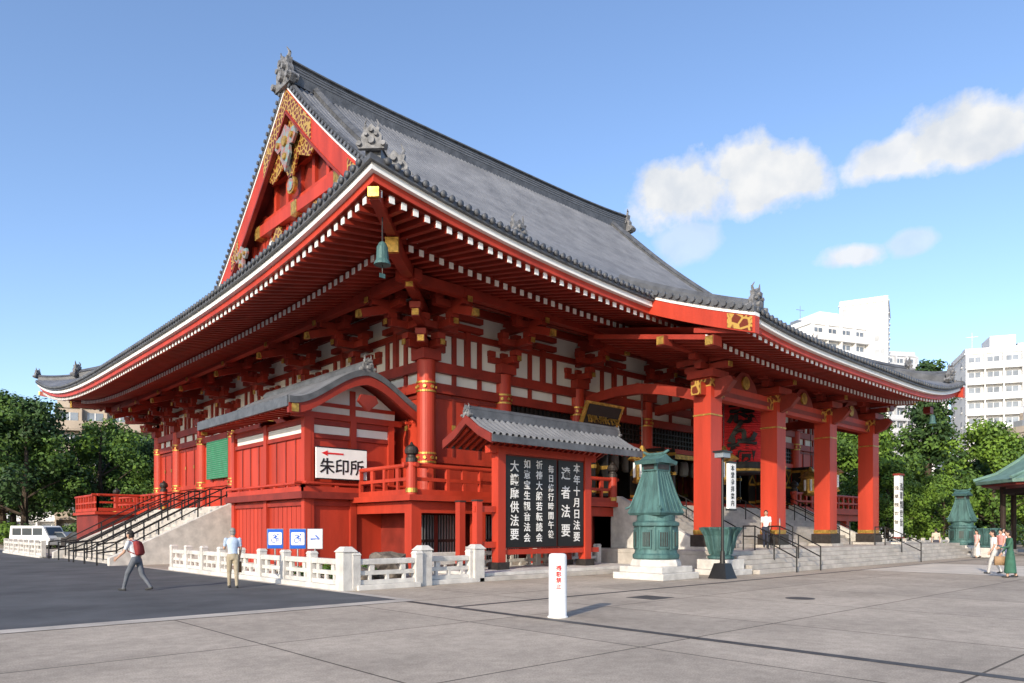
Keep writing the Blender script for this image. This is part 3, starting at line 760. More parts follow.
for sy in(-1,1):
    o.grid([[(x,sy*1.25*s,nz(s)+.14) for x in XX] for s in(0,.2,.4,.6,.8,1)],'course')
    o.grid([[(x,sy*1.25*s,nz(s)) for x in XX] for s in(0,.2,.4,.6,.8,1)],'redd')
    o.bx(XX[0],XX[1],sy*1.25-.03,sy*1.25+.03,nz(1)-.08,nz(1)+.15,'tiled')
    for x in arange(XX[0]+.2,XX[1]-.2,.3): o.beam((x,sy*.2,nz(.2)-.06),(x,sy*1.2,nz(.98)-.06),.09,.1,'red')
rb=MB()
for x in arange(XX[0]+.1,XX[1]-.1,.27):
    for sy in(-1,1): rib([(x,sy*1.27*s,nz(s)+.14) for s in(.02,.25,.5,.75,1.0)])
rb.obj('roof_ribs',nb,smooth=True)
for x in XX:
    o.prism([(-1.25,nz(1)-.12),(-.6,nz(.5)-.12),(0,nz(0)-.12),(.6,nz(.5)-.12),(1.25,nz(1)-.12),(1.25,nz(1)+.17),(.6,nz(.5)+.17),(0,nz(0)+.17),(-.6,nz(.5)+.17),(-1.25,nz(1)+.17)],'x',x-.05,x+.05,'redd')
    oni(o,(x,0,nz(0)+.1),.26,0 if x>0 else math.pi)
o.bx(XX[0],XX[1],-.14,.14,nz(0)+.1,nz(0)+.36,'tiled'); o.cyl((XX[0]-.05,0,nz(0)+.4),(XX[1]+.05,0,nz(0)+.4),.1,.1,'tiled',10)
o.obj('roof',nb)
def vt(s): return '\n'.join(s)
text('board_text',vt('本年十月日法要'),(1.6,-.13,2.6),.38,'wpaint',nb,line=1.12)
text('board_text',vt('達者法要'),(1.0,-.13,2.6),.50,'wpaint',nb,line=1.4)
for i,(s,sz) in enumerate((('毎日修行時間午後',.30),('祈祷大般若転読会',.33),('如意宝生観音法会',.33),('大護摩供法要',.42))):
    text('board_text',vt(s),(.22-.6*i,-.13,2.6),sz,'wpaint',nb,line=1.12)
pl=MB(); pl.bx(-4.3,4.6,-1.5,1.4,0,.14,'step'); pl.bx(-3.9,4.3,-1.25,1.3,.14,.25,'stone')
pl.obj('stone_plinth',nb,bevel=.015)

# ================================================================ STONE FENCE
def stone_fence(name,p0,p1,h=.88):
    p0=Vector((*p0,0));p1=Vector((*p1,0));d=p1-p0;L=d.length;d.normalize();a=math.atan2(d.y,d.x)
    m=MB(); n=max(1,round(L/1.75))
    def bb(t,z,sx,sy,sz): m.box((t,0,z),(sx,sy,sz),'stone')
    bb(L/2,.07,L,.4,.14)
    for i in range(n+1):
        t=L*i/n; bb(t,h/2+.05,.24,.24,h-.1+.1); m.loft([[(t-.14,-.14,h+.05),(t+.14,-.14,h+.05),(t+.14,.14,h+.05),(t-.14,.14,h+.05)],[(t-.1,-.1,h+.13),(t+.1,-.1,h+.13),(t+.1,.1,h+.13),(t-.1,.1,h+.13)]],'stone')
        if i<n:
            w=L/n; c=t+w/2
            bb(c,h-.13,w-.24,.17,.15); bb(c,.45,w-.24,.1,.12); bb(c,.2,w-.24,.14,.12)
            for q in(-.25,0,.25): bb(c+q*w*1.1,.3,.1,.09,.2)
            for q in(-.25,.25): bb(c+q*w,.6,.16,.11,.2)
    return m.obj(name,None,(p0.x,p0.y,0),a,bevel=.012)
stone_fence('stone_fence',(-24.2,-22.2),(-24.2,-8.8))
stone_fence('stone_fence',(-24.0,-22.5),(-22.0,-22.5)); stone_fence('stone_fence',(-21.5,-22.2),(-19.8,-22.2))
stone_fence('stone_fence',(-19.4,-19.2),(-10.4,-19.2)); stone_fence('stone_fence',(-25.6,9.0),(-25.6,22.0))
stone_fence('stone_fence',(17.5,-20.5),(34,-20.5))
m=MB()
for x,y in((-24.2,-22.4),(-21.7,-22.35),(-19.6,-22.2)):
    m.bx(x-.2,x+.2,y-.2,y+.2,0,1.02,'stone'); m.loft([[(x-.24,y-.24,1.02),(x+.24,y-.24,1.02),(x+.24,y+.24,1.02),(x-.24,y+.24,1.02)],[(x-.12,y-.12,1.16),(x+.12,y-.12,1.16),(x+.12,y+.12,1.16),(x-.12,y+.12,1.16)]],'stone')
m.obj('stone_gate_post',bevel=.015)

# ================================================================ BRONZE LANTERNS
def bronze_lantern(loc,rz=0):
    g=group('bronze_lantern',loc,rz)
    b=MB(); b.bx(-1.0,1.0,-1.0,1.0,0,.22,'stone'); b.bx(-.85,.85,-.85,.85,.22,.42,'stone'); b.lathe((0,0,.42),[(.85,0),(.83,.1),(.78,.22)],'stone',8)
    b.obj('stone_base',g,bevel=.02)
    b=MB()
    b.lathe((0,0,.64),[(.72,0),(.76,.05),(.76,.15),(.70,.2),(.68,.3),(.68,1.05),(.76,1.1),(.76,1.2),(.62,1.26),(.62,1.4),(.6,1.5)],'patina',28)
    for i in range(8):
        a=math.pi/4*i+.2; c,s=math.cos(a),math.sin(a)
        b.box((c*.69,s*.69,1.3),(.06,.34,.6),'patina',a); b.box((c*.71,s*.71,1.3),(.06,.24,.46),'bronze',a)
        for q in(-.07,.0,.07): b.box((c*.74-s*q,s*.74+c*q,1.3),(.02,.025,.46),'patina',a)
        a+=math.pi/8; b.cyl((.68*math.cos(a),.68*math.sin(a),.95),(.68*math.cos(a),.68*math.sin(a),1.72),.04,.04,'patina',6)
    def rr(h,k,z): return [(-h,-k,z),(h,-k,z),(h,k,z),(-h,k,z)]
    b.loft([rr(.60,.60,2.08),rr(.66,.66,2.16),rr(.60,.60,2.32),rr(.47,.47,2.75),rr(.36,.34,3.25),rr(.31,.27,3.55)],'patina')
    for sx in(-1,1):
        for sy in(-1,1): b.tube([(sx*.71,sy*.71,2.3),(sx*.60,sy*.60,2.36),(sx*.47,sy*.47,2.77),(sx*.36,sy*.34,3.27),(sx*.31,sy*.27,3.56)],.035,'patina',6)
    for q in arange(-.5,.5,.2):
        for sy in(-1,1):
            b.tube([(q*1.1,sy*.655,2.2),(q*.85,sy*.475,2.76),(q*.55,sy*.275,3.54)],.016,'patina',5); b.tube([(sy*.655,q*1.1,2.2),(sy*.475,q*.85,2.76),(sy*.315,q*.45,3.54)],.016,'patina',5)
    # boxed gable crown
    b.bx(-.38,.38,-.3,.3,3.53,3.78,'patina'); b.bx(-.30,.30,-.315,-.301,3.58,3.74,'bronze'); b.bx(-.395,-.381,-.2,.2,3.58,3.74,'bronze')
    b.prism([(-.56,3.74),(-.62,3.86),(-.3,3.92),(0,4.08),(.3,3.92),(.62,3.86),(.56,3.74),(.3,3.79),(-.3,3.79)],'y',-.42,.42,'patina')
    b.tube([(0,-.5,4.2),(0,-.3,4.1),(0,0,4.08),(0,.3,4.1),(0,.5,4.2)],[.04,.06,.07,.06,.04],'patina',8)
    b.obj('lantern_body',g)
    return g
bronze_lantern((-14.2,-25.0,0)); bronze_lantern((18.2,-24.9,0))
def urn(loc):
    g=group('bronze_water_urn',loc)
    b=MB(); b.bx(-.8,.8,-.8,.8,0,.2,'stone'); b.bx(-.6,.6,-.6,.6,.2,.55,'stone'); b.obj('stone_base',g,bevel=.02)
    b=MB()
    V=[(.38,0),(.46,.03),(.46,.1),(.34,.16),(.40,.3),(.46,.6),(.5,.85),(.58,1.0),(.66,1.1),(.68,1.15),(.62,1.15),(.52,1.05),(.45,1.0)]
    b.lathe((0,0,.55),V,'patina',24)
    for i in range(12):
        a=math.pi/6*i; c,s=math.cos(a),math.sin(a)
        b.tube([(c*.36,s*.36,.72),(c*.47,s*.47,1.1),(c*.54,s*.54,1.4),(c*.7,s*.7,1.68),(c*.72,s*.72,1.6)],[.04,.05,.05,.06,.02],'patina',6)
    b.obj('urn',g,smooth=False)
urn((-10.75,-25.3,0)); urn((15.6,-26.9,0)); urn((19.9,-25.4,0))

# ================================================================ SMALL STREET FURNITURE
g=group('lamp_sign_post',(-12.6,-26.5,0))
b=MB(); b.loft([[(-.34,-.34,0),(.34,-.34,0),(.34,.34,0),(-.34,.34,0)],[(-.3,-.3,.12),(.3,-.3,.12),(.3,.3,.12),(-.3,.3,.12)],[(-.2,-.2,.5),(.2,-.2,.5),(.2,.2,.5),(-.2,.2,.5)]],'black')
b.cyl((0,0,.5),(0,0,4.0),.05,.04,'black',10); b.cyl((0,0,.5),(0,0,.9),.09,.07,'black',10)
b.bx(-.22,.22,-.16,.16,3.98,4.14,'metal'); b.bx(-.28,.28,-.2,.2,4.14,4.2,'black'); b.obj('post',g)
b=MB(); b.bx(.08,.5,-.2,-.1,2.3,3.8,'wpaint'); b.bx(.05,.53,-.21,-.09,3.8,3.86,'black'); b.bx(.05,.53,-.21,-.09,2.24,2.3,'black'); b.obj('sign_panel',g)
text('sign_text',vt('本堂参拝案内'),(.29,-.205,3.05),.21,'black',g)
g=group('white_bollard_sign',(-24.3,-30.2,0))
b=MB(); b.lathe((0,0,0),[(.19,0),(.19,.02),(.165,.03),(.165,1.1),(.155,1.15),(.12,1.17)],'wpaint',28); b.obj('pillar',g,smooth=True)
text('bollard_text',vt('撮影禁止'),(-.165*.68,-.165*.78,.74),.1,'signred',g,rot=(R(90),0,R(-42)),ext=.006)
g=group('vertical_banner_sign',(10.3,-23.9,.8))
b=MB(); b.cyl((0,0,0),(0,0,.5),.06,.06,'metal'); b.bx(-.28,.28,-.14,.14,.4,3.9,'wpaint'); b.bx(-.34,.34,-.2,.2,3.9,4.0,'redd'); b.bx(-.34,.34,-.2,.2,.32,.4,'redd'); b.bx(-.3,.3,-.3,.3,0,.1,'stone'); b.obj('banner_box',g)
text('banner_text',vt('浅草観世音'),(0,-.15,2.2),.46,'black',g)
text('banner_text',vt('浅草観世音'),(-.29,0,2.2),.24,'black',g,rot=(R(90),0,R(-90)),line=2.0)
def small_sign(x,y,w,k,s,kt,h=1.3):
    g=group('information_sign',(x,y,0),R(-25))
    b=MB(); b.cyl((0,0,0),(0,0,h),.025,.025,'metal',8); b.bx(-w/2,w/2,-.05,-.02,h-.3,h+.32,k); b.bx(-w/2-.02,w/2+.02,-.02,-.005,h-.32,h+.34,'metal'); b.bx(-.15,.15,-.15,.15,0,.03,'metal'); b.obj('panel_and_pole',g)
    text('sign_symbol',s,(0,-.055,h),.4,kt,g)
small_sign(-23.5,-16.6,.48,'blue','♿','wpaint'); small_sign(-23.1,-17.4,.48,'blue','♿','wpaint'); small_sign(-22.75,-17.9,.45,'wpaint','→','blue')

def leafmat(name,c,c2):
    return mat(name,c,0.6,0.3,0.45,col2=c2,spec=.25)
M['leafA']=leafmat('foliage_fresh',(0.15,0.24,0.028),(0.065,0.13,0.018))
M['leafB']=leafmat('foliage_mid',(0.09,0.155,0.026),(0.030,0.070,0.014))
M['leafC']=leafmat('foliage_dark',(0.045,0.085,0.024),(0.014,0.036,0.012))
def rock(x,y,s):
    import bmesh
    from mathutils import noise
    bm=bmesh.new(); bmesh.ops.create_icosphere(bm,subdivisions=3,radius=s)
    for v in bm.verts:
        v.co*=1+.45*noise.noise(v.co*1.6/s+Vector((x,y,0))); v.co.z*=.7
    me=bpy.data.meshes.new('garden_rock'); bm.to_mesh(me); bm.free(); me.materials.append(M['rock'])
    ob=bpy.data.objects.new('garden_rock',me); scene.collection.objects.link(ob); ob.location=(x,y,s*.45)
rock(-20.9,-19.2,.75); rock(-22.3,-19.9,.4); rock(-20.3,-20.3,.35)

# ================================================================ TREES
def leaves(mb,blobs,n,size,kk,rnd,flat=.75):
    tot=sum(b[3]**2 for b in blobs)
    V=[];F=[];mi=[]
    idx=[mb.mi(k) for k in kk]
    o=len(mb.v)
    for bi,(bx_,by_,bz_,br_) in enumerate(blobs):
        c=int(n*br_**2/tot); kid=rnd.choice(idx)
        for _ in range(c):
            u=Vector((rnd.gauss(0,1),rnd.gauss(0,1),rnd.gauss(0,1))).normalized()
            rad=br_*(rnd.random()**.35)*rnd.uniform(.85,1.12)
            p=Vector((bx_,by_,bz_))+Vector((u.x*rad,u.y*rad,u.z*rad*flat))
            nrm=(u+Vector((rnd.gauss(0,.5),rnd.gauss(0,.5),rnd.gauss(0,.5)+.3))).normalized()
            a=nrm.orthogonal().normalized(); bq=nrm.cross(a); an=rnd.random()*6.28
            a2=a*math.cos(an)+bq*math.sin(an); b2=nrm.cross(a2)
            s=size*rnd.uniform(.55,1.25)
            k0=len(V)+o
            V+= [tuple(p-a2*s*.5),tuple(p+b2*s*.32),tuple(p+a2*s*.5),tuple(p-b2*s*.32)]
            F.append((k0,k0+1,k0+2,k0+3)); mi.append(kid if rnd.random()<.8 else rnd.choice(idx))
    mb.v+=V; mb.f+=F; mb.m+=mi
def tree_mesh(name,h,cr,seed,kk,kind='broad',n=11000,size=.36):
    rnd=random.Random(seed); mb=MB(); blobs=[]
    trunk=[(0,0,0),(rnd.uniform(-.15,.15),rnd.uniform(-.15,.15),h*.25),(rnd.uniform(-.3,.3),rnd.uniform(-.3,.3),h*.55),(rnd.uniform(-.3,.3),rnd.uniform(-.3,.3),h*.85)]
    mb.tube(trunk,[h*.026,h*.02,h*.013,h*.004],'bark',8)
    nb_=46 if kind=='broad' else 64
    for i in range(nb_):
        f=i/nb_; z=h*(.24+.70*f) if kind=='broad' else h*(.13+.84*f)
        if kind=='broad': rr=cr*math.sin(math.pi*min(1,.22+.78*f))**.55 if f<.95 else cr*.3
        else: rr=cr*(1-f)**.62*.8+.25
        a=i*2.399+rnd.uniform(-.5,.5); q=rr*rnd.uniform(.35,1.0) if kind=='broad' else rr*rnd.uniform(.15,1.0)
        br_=cr*rnd.uniform(.17,.34) if kind=='broad' else cr*rnd.uniform(.22,.36)*(1.1-f*.5)
        blobs.append((q*math.cos(a),q*math.sin(a),z,br_))
        if i%3==0:
            z0=max(h*.2,z-q*.6); mb.tube([(0,0,z0),(q*.5*math.cos(a),q*.5*math.sin(a),(z+z0)/2+.2),(q*math.cos(a),q*math.sin(a),z)],[h*.008,h*.005,h*.002],'bark',5)
    leaves(mb,blobs,n,size,kk,rnd)
    me=bpy.data.meshes.new(name); me.from_pydata(mb.v,[],mb.f)
    for m in mb.mats: me.materials.append(m)
    me.polygons.foreach_set('material_index',mb.m); me.update()
    return me
T1=tree_mesh('broadleaf_a',13,5.2,1,['leafA','leafB','leafB'])
T2=tree_mesh('broadleaf_b',13,5.0,2,['leafB','leafC','leafC'])
T3=tree_mesh('conifer_a',19,5.0,3,['leafC','leafC','leafB'],'con',19000,.42)
T4=tree_mesh('broadleaf_c',11,5.2,4,['leafA','leafA','leafB'])
def site(r,d): # metres to the right of / beyond the survey point in front of the hall
    return (-33.9+.736*r+.677*d, -39.4-.677*r+.736*d)
def put(me,name,r,d,s=1.0,sz=None,rz=None):
    ob=bpy.data.objects.new(name,me); scene.collection.objects.link(ob); x,y=site(r,d); ob.location=(x,y,-.05)
    ob.rotation_euler=(0,0,random.uniform(0,6.28) if rz is None else rz); ob.scale=(s,s,sz or s)
    return ob
for r,d,me,s,sz in((-52,72,T2,1.2,1.25),(-47,70,T2,1.2,1.15),(-43,76,T1,1.1,1.05),(-41,82,T2,1.05,.95),(-37.5,78,T1,.85,.7),(-56,80,T2,1.3,1.35),(-62,90,T2,1.3,1.3),(-52,95,T2,1.2,1.2),(-46,92,T1,1.1,1.1),(-64,78,T2,1.3,1.25),(-36,88,T2,.9,.7)):
    put(me,'broadleaf_tree',r,d,s,sz)
for r,d,me,s,sz,nm in((42.5,74,T3,1.05,1.02,'conifer_tree'),(39.5,79,T3,.95,.85,'conifer_tree'),(33.5,70,T4,1.0,1.1,'broadleaf_tree'),(37.5,84,T1,1.1,1.1,'broadleaf_tree'),(47,71,T4,1.05,1.12,'broadleaf_tree'),(51,78,T3,.8,.66,'conifer_tree'),(53,74,T4,.95,.9,'broadleaf_tree'),(28,80,T1,1.1,1.1,'broadleaf_tree'),(24,86,T2,1.1,1.0,'broadleaf_tree'),(59,85,T2,1.1,1.0,'broadleaf_tree'),(44,90,T2,1.1,1.1,'broadleaf_tree'),(65,84,T1,1.1,.9,'broadleaf_tree'),(32,62,T4,.75,.7,'broadleaf_tree'),(18,88,T2,1.1,1.0,'broadleaf_tree'),(38,64,T4,.6,.6,'broadleaf_tree')):
    put(me,nm,r,d,s,sz)
mb=MB(); rnd=random.Random(5); bl=[]
for i in range(90):
    t=i/89; r=-150+300*t; d=118+rnd.uniform(-6,10)
    x,y=site(r,d); bl.append((x,y,rnd.uniform(2,7),rnd.uniform(3,5)))
leaves(mb,bl,24000,.8,['leafB','leafC','leafC'],rnd)
mb.obj('distant_trees')
mb=MB(); bl=[]
for i in range(60):
    t=i/59; r=27+40*t; d=63+rnd.uniform(-1,3); x,y=site(r,d); bl.append((x,y,rnd.uniform(.5,1.5),rnd.uniform(.9,1.4)))
for i in range(40):
    t=i/39; r=-48+16*t; d=66+rnd.uniform(-1,3); x,y=site(r,d); bl.append((x,y,rnd.uniform(.5,1.5),rnd.uniform(.9,1.4)))
leaves(mb,bl,22000,.28,['leafB','leafC','leafA'],rnd)
mb.obj('hedge_shrubs')
mb=MB(); bl=[]
for i in range(14):
    bl.append((-22.6+rnd.uniform(-.8,1.2),-19.6+rnd.uniform(-1.2,3.5),rnd.uniform(.15,.35),rnd.uniform(.2,.4)))
leaves(mb,bl,2500,.1,['leafB','leafA'],rnd)
mb.obj('low_shrubs')

# ================================================================ CITY BUILDINGS
M['apt']=mat('apartment_render',(0.76,0.75,0.73),0.85,0.05,.15,0,9,streak=True)  # pale walls, albedo raised further in place of distance haze
M['apt2']=mat('apartment_grey',(0.60,0.61,0.63),0.85,0.08,.15,0,9)
M['apt3']=mat('tile_beige',(0.45,0.37,0.29),0.85,0.12,.2,0,9)
def apartment(r,d,w,dp,h,fl,bays,k,rz,name='apartment_building',balc=True,roofbox=True):
    x,y=site(r,d); g=group(name,(x,y,0),rz); b=MB()
    b.bx(-w/2,w/2,-dp/2,dp/2,0,h,k)
    fh=h/fl
    for f in range(fl):
        z=f*fh
        for i in range(bays):
            a=-w/2+w*(i+.18)/bays; c=-w/2+w*(i+.82)/bays
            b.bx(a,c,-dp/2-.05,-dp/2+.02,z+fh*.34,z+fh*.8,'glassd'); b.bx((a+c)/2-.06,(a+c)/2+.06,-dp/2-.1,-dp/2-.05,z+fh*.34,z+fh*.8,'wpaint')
        if balc:
            b.bx(-w/2,w/2,-dp/2-1.0,-dp/2-.06,z-.12,z+.08,k); b.bx(-w/2,w/2,-dp/2-1.05,-dp/2-.9,z+.08,z+fh*.4,k)
            for i in range(bays+1):
                q=-w/2+w*i/bays; b.bx(q-.1,q+.1,-dp/2-.89,-dp/2-.051,z+.08,z+fh-.12,k)
        nb2=max(2,int(dp/4.5))
        for sx in(-1,1):
            for i in range(nb2):
                q=-dp/2+dp*(i+.5)/nb2
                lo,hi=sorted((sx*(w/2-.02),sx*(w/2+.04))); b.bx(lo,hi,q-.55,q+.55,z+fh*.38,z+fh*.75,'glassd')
                lo,hi=sorted((sx*(w/2+.01),sx*(w/2+.2))); b.bx(lo,hi,q-.7,q+.7,z+fh*.3,z+fh*.36,k)
    b.bx(-w/2-.2,w/2+.2,-dp/2-.2,dp/2+.2,h,h+.25,k); b.bx(-w/2,w/2,-dp/2,-dp/2+.2,h+.25,h+1.1,k); b.bx(-w/2,-w/2+.2,-dp/2+.2,dp/2,h+.25,h+1.1,k); b.bx(w/2-.2,w/2,-dp/2+.2,dp/2,h+.25,h+1.1,k)
    if roofbox:
        b.bx(-w*.1,w*.25,-dp*.2,dp*.3,h+.25,h+4.0,k); b.bx(w*.3,w*.42,-dp*.1,dp*.1,h+.25,h+2.6,'metal'); b.cyl((-w*.3,0,h+.2),(-w*.3,0,h+5.5),.08,.05,'metal',6)
        b.bx(-w*.3-1,-w*.3+1,-.03,.03,h+4.6,h+4.7,'metal'); b.bx(-w*.42,-w*.34,-1,1,h+.25,h+2.2,'metal')
    b.obj('facade',g)
va=R(-42.6)
apartment(63,150,14,12,42,14,4,'apt',va+.35)
apartment(75.5,155,9,14,48,16,3,'apt',va-.5,balc=False,roofbox=False)
apartment(86,175,14,14,42,14,5,'apt2',va+.2)
apartment(99,185,18,12,38,13,5,'apt',va-.1,balc=False,roofbox=False)
apartment(93,140,12,12,34.5,12,4,'apt',va-.35)
apartment(104,150,16,12,28,10,5,'apt2',va+.1)
apartment(90,124,9,10,18,6,3,'apt3',va+.1)
apartment(-59,112,16,14,19,6,5,'apt3',va+.3)
apartment(-83,130,18,14,17,5,6,'apt2',va+.3)
apartment(-70,118,14,14,15,5,4,'apt',va+.2)

# ================================================================ PURIFICATION PAVILION (right)
x,y=site(35.2,46); g=group('purification_pavilion',(x,y,0),0)
b=MB()
def ring(rx,z,n=8,up=0):
    return [(rx*math.cos(2*math.pi*i/n+math.pi/8),rx*math.sin(2*math.pi*i/n+math.pi/8),z) for i in range(n)]
b.loft([ring(4.9,4.55),ring(4.95,4.75),ring(3.8,5.2),ring(2.5,6.1),ring(1.3,7.2),ring(.5,8.0),ring(.3,8.2)],'copper')
b.loft([ring(4.6,4.4),ring(4.6,4.54)],'redd')
for i in range(8):
    a=2*math.pi*i/8+math.pi/8; c,s=math.cos(a),math.sin(a)
    b.tube([(c*5.05,s*5.05,4.85),(c*3.8,s*3.8,5.25),(c*2.5,s*2.5,6.15),(c*1.3,s*1.3,7.25),(c*.4,s*.4,8.1)],.1,'copper',6)
    b.cyl((c*3.4,s*3.4,.3),(c*3.4,s*3.4,4.4),.17,.17,'dark',10); b.cyl((c*3.4,s*3.4,0),(c*3.4,s*3.4,.3),.28,.24,'stone',10)
    a2=a+math.pi/4; b.beam((c*3.4,s*3.4,4.1),(3.4*math.cos(a2),3.4*math.sin(a2),4.1),.2,.3,'dark')
b.lathe((0,0,8.1),[(.35,0),(.4,.15),(.2,.3),(.3,.5),(.25,.75),(.03,1.1)],'bronze',12)
b.lathe((0,0,0),[(1.8,0),(1.8,.7),(1.6,.7),(1.55,.5)],'step',8); b.lathe((0,0,.5),[(.5,0),(.3,.3),(.3,1.2),(.5,1.3)],'bronze',10)
b.obj('pavilion_body',g)

# ================================================================ VEHICLES
def vehicle(name,r,d,rz,kind,colk):
    x,y=site(r,d); g=group(name,(x,y,0),rz); b=MB()
    if kind=='van':
        o_=[(-2.2,.35),(2.2,.35),(2.25,.9),(2.0,1.15),(1.55,1.85),(1.3,1.95),(-2.1,1.95),(-2.25,1.0)]; w=.85
    else:
        o_=[(-2.1,.3),(2.1,.3),(2.15,.7),(1.9,.85),(1.1,.95),(.5,1.42),(-.9,1.45),(-1.6,1.0),(-2.1,.95)]; w=.82
    b.prism([(p,q) for p,q in o_],'y',-w,w,colk)
    if kind=='van':
        for a,c in((-1.9,-.9),(-.8,.3),(.4,1.45)):
            for s in(-1,1): b.bx(a,c,s*w-.01 if s>0 else -w-.01,s*w+.01 if s>0 else -w+.01,1.15,1.75,'glass')
        b.hexa([(2.03,-.75,1.15),(2.03,.75,1.15),(1.98,.75,1.15),(1.98,-.75,1.15),(1.6,-.72,1.83),(1.6,.72,1.83),(1.5,.72,1.83),(1.5,-.72,1.83)],'glass')
    else:
        for s in(-1,1): b.prism([(-1.2,.98),(.9,.98),(.42,1.36),(-.85,1.38)],'y',s*w-.01,s*w+.01,'glass')
    for a in(-1.35,1.35):
        for s in(-1,1): b.cyl((a,s*(w-.15),.32),(a,s*(w+.02),.32),.32,.32,'black',16); b.cyl((a,s*(w+.0),.32),(a,s*(w+.03),.32),.18,.18,'metal',12)
    b.bx(2.18,2.27,-.7,-.45,.65,.82,'metal'); b.bx(2.18,2.27,.45,.7,.65,.82,'metal')
    b.obj('body',g,bevel=.03)
vehicle('parked_van',-40.5,62,R(-60),'van','wpaint'); vehicle('parked_car',-38,62,R(-65),'car','metal'); vehicle('parked_car',-35,60,R(-60),'car','bronze')

# ================================================================ PEOPLE
def person(name,loc,heading,H=1.68,lean=0,legs=((8,5),(-8,5)),arms=((10,20),(-10,20)),top=(.7,.7,.72),pants=(.3,.25,.18),skin=(.50,.30,.21),hair=(.02,.016,.014),shoes=(.04,.04,.04),sleeve='short',bottom='long',female=False,hat=None,pack=None,bag=None,hairlong=False):
    key=lambda n,c,r=.8: M.setdefault(n+str(c),mat('cloth_'+n,c,r,.15,6,.2,40))
    key('top',top);key('pants',pants);key('skin',skin,.5);key('hair',hair);key('shoes',shoes)
    kt,kp,ks,kh,ksh='top'+str(top),'pants'+str(pants),'skin'+str(skin),'hair'+str(hair),'shoes'+str(shoes)
    caps=[]
    le=R(lean)
    shw=.108*H if not female else .098*H; hpw=.052*H
    def leg(sx,th,kn):
        hip=Vector((sx*hpw,0,0)); a=R(th); knee=hip+Vector((0,math.sin(a),-math.cos(a)))*.245*H
        a2=R(th-kn); ank=knee+Vector((0,math.sin(a2),-math.cos(a2)))*.235*H
        return hip,knee,ank
    L=[leg(-1,*legs[0]),leg(1,*legs[1])]
    low=min(l[2].z for l in L); hz=-low+.042*H
    up=lambda v:v+Vector((0,0,hz))
    for hip,knee,ank in L:
        hip,knee,ank=up(hip),up(knee),up(ank)
        kl=kp if bottom in('long',) else ks
        ex=1.12 if bottom=='long' else 1.0
        caps.append((hip,knee,.052*H*1.05,.036*H*ex,kp)); 
        caps.append((knee,ank,.034*H*ex,.024*H*ex,kl))
        toe=ank+Vector((0,.085*H,-.02*H)); 
        if ank.z>.06*H: toe=ank+Vector((0,.075*H,-.045*H))
        caps.append((ank+Vector((0,-.02*H,-.022*H)),toe,.024*H,.019*H,ksh))
    pel=Vector((0,0,hz))
    T=Matrix.Rotation(-le,3,'X')
    tp=lambda x,y,z: pel+T@Vector((x*H,y*H,z*H))
    w=1 if not female else .92
    rings=[(-.055,.075,.055,kp),(-.01,.085,.062,kp),(.04,.078,.058,kp),(.085,.076*w,.056,kt),(.15,.082*w,.06,kt),(.22,.092*w,.064,kt),(.27,.098*w,.058,kt),(.305,.082*w,.045,kt),(.325,.035,.034,kt)]
    body=MB(); n=16
    rr=[]
    for z,rx,ry,k in rings: rr.append([tp(rx*math.cos(2*math.pi*i/n),ry*math.sin(2*math.pi*i/n),z) for i in range(n)])
    body.loft(rr,kt)
    nk=tp(0,.0,.31); hd=tp(0,.012,.41)
    caps.append((nk,hd,.032*H,.03*H,ks))
    hands=[]
    for sx,(sa,el) in zip((-1,1),arms):
        sh=tp(sx*shw/H,0,.29); a=R(sa); ua=Vector((sx*.10,math.sin(a),-math.cos(a))).normalized()
        elb=sh+ua*.165*H; a2=R(sa+el); fa=Vector((-sx*.04,math.sin(a2),-math.cos(a2))).normalized(); wr=elb+fa*.145*H
        caps.append((sh,elb,.032*H,.025*H,kt)); caps.append((elb,wr,.023*H,.016*H,kt if sleeve=='long' else ks))
        hands.append((wr,fa,sx))
        caps.append((wr,wr+fa*.045*H,.015*H,.019*H,ks))
    if bottom=='skirt':
        rr=[]
        for z,rx,ry in((.02,.085,.066),(-.1,.10,.085),(-.25,.115,.10),(-.42,.13,.115)):
            rr.append([pel+Vector((rx*H*math.cos(2*math.pi*i/n)*(1+.04*math.sin(5*i)),ry*H*math.sin(2*math.pi*i/n),z*H)) for i in range(n)])
        body.loft(rr,kp)
    def capsule(mb,p0,p1,r0,r1,k,n=10):
        d=(p1-p0); Ld=d.length; d.normalize(); a=d.orthogonal().normalized(); b=d.cross(a); rg=[]
        for j in range(4):
            t=math.pi/2*j/4; rg.append((-r0*math.cos(t),r0*math.sin(t)+1e-4))
        rg.append((0,r0)); rg.append((Ld,r1))
        for j in range(1,5):
            t=math.pi/2*j/4; rg.append((Ld+r1*math.sin(t),r1*math.cos(t)+1e-4))
        mb.loft([[p0+d*z+a*(q*math.cos(2*math.pi*i/n))+b*(q*math.sin(2*math.pi*i/n)) for i in range(n)] for z,q in rg],k)
    for c in caps: capsule(body,*c)
    tmp=body.obj('tmp_body')
    md=tmp.modifiers.new('r','REMESH'); md.mode='VOXEL'; md.voxel_size=.0165
    sm=tmp.modifiers.new('s','SMOOTH'); sm.iterations=3; sm.factor=.5
    dg=bpy.context.evaluated_depsgraph_get(); em=tmp.evaluated_get(dg).to_mesh()
    out=MB(); vs=[v.co.copy() for v in em.vertices]
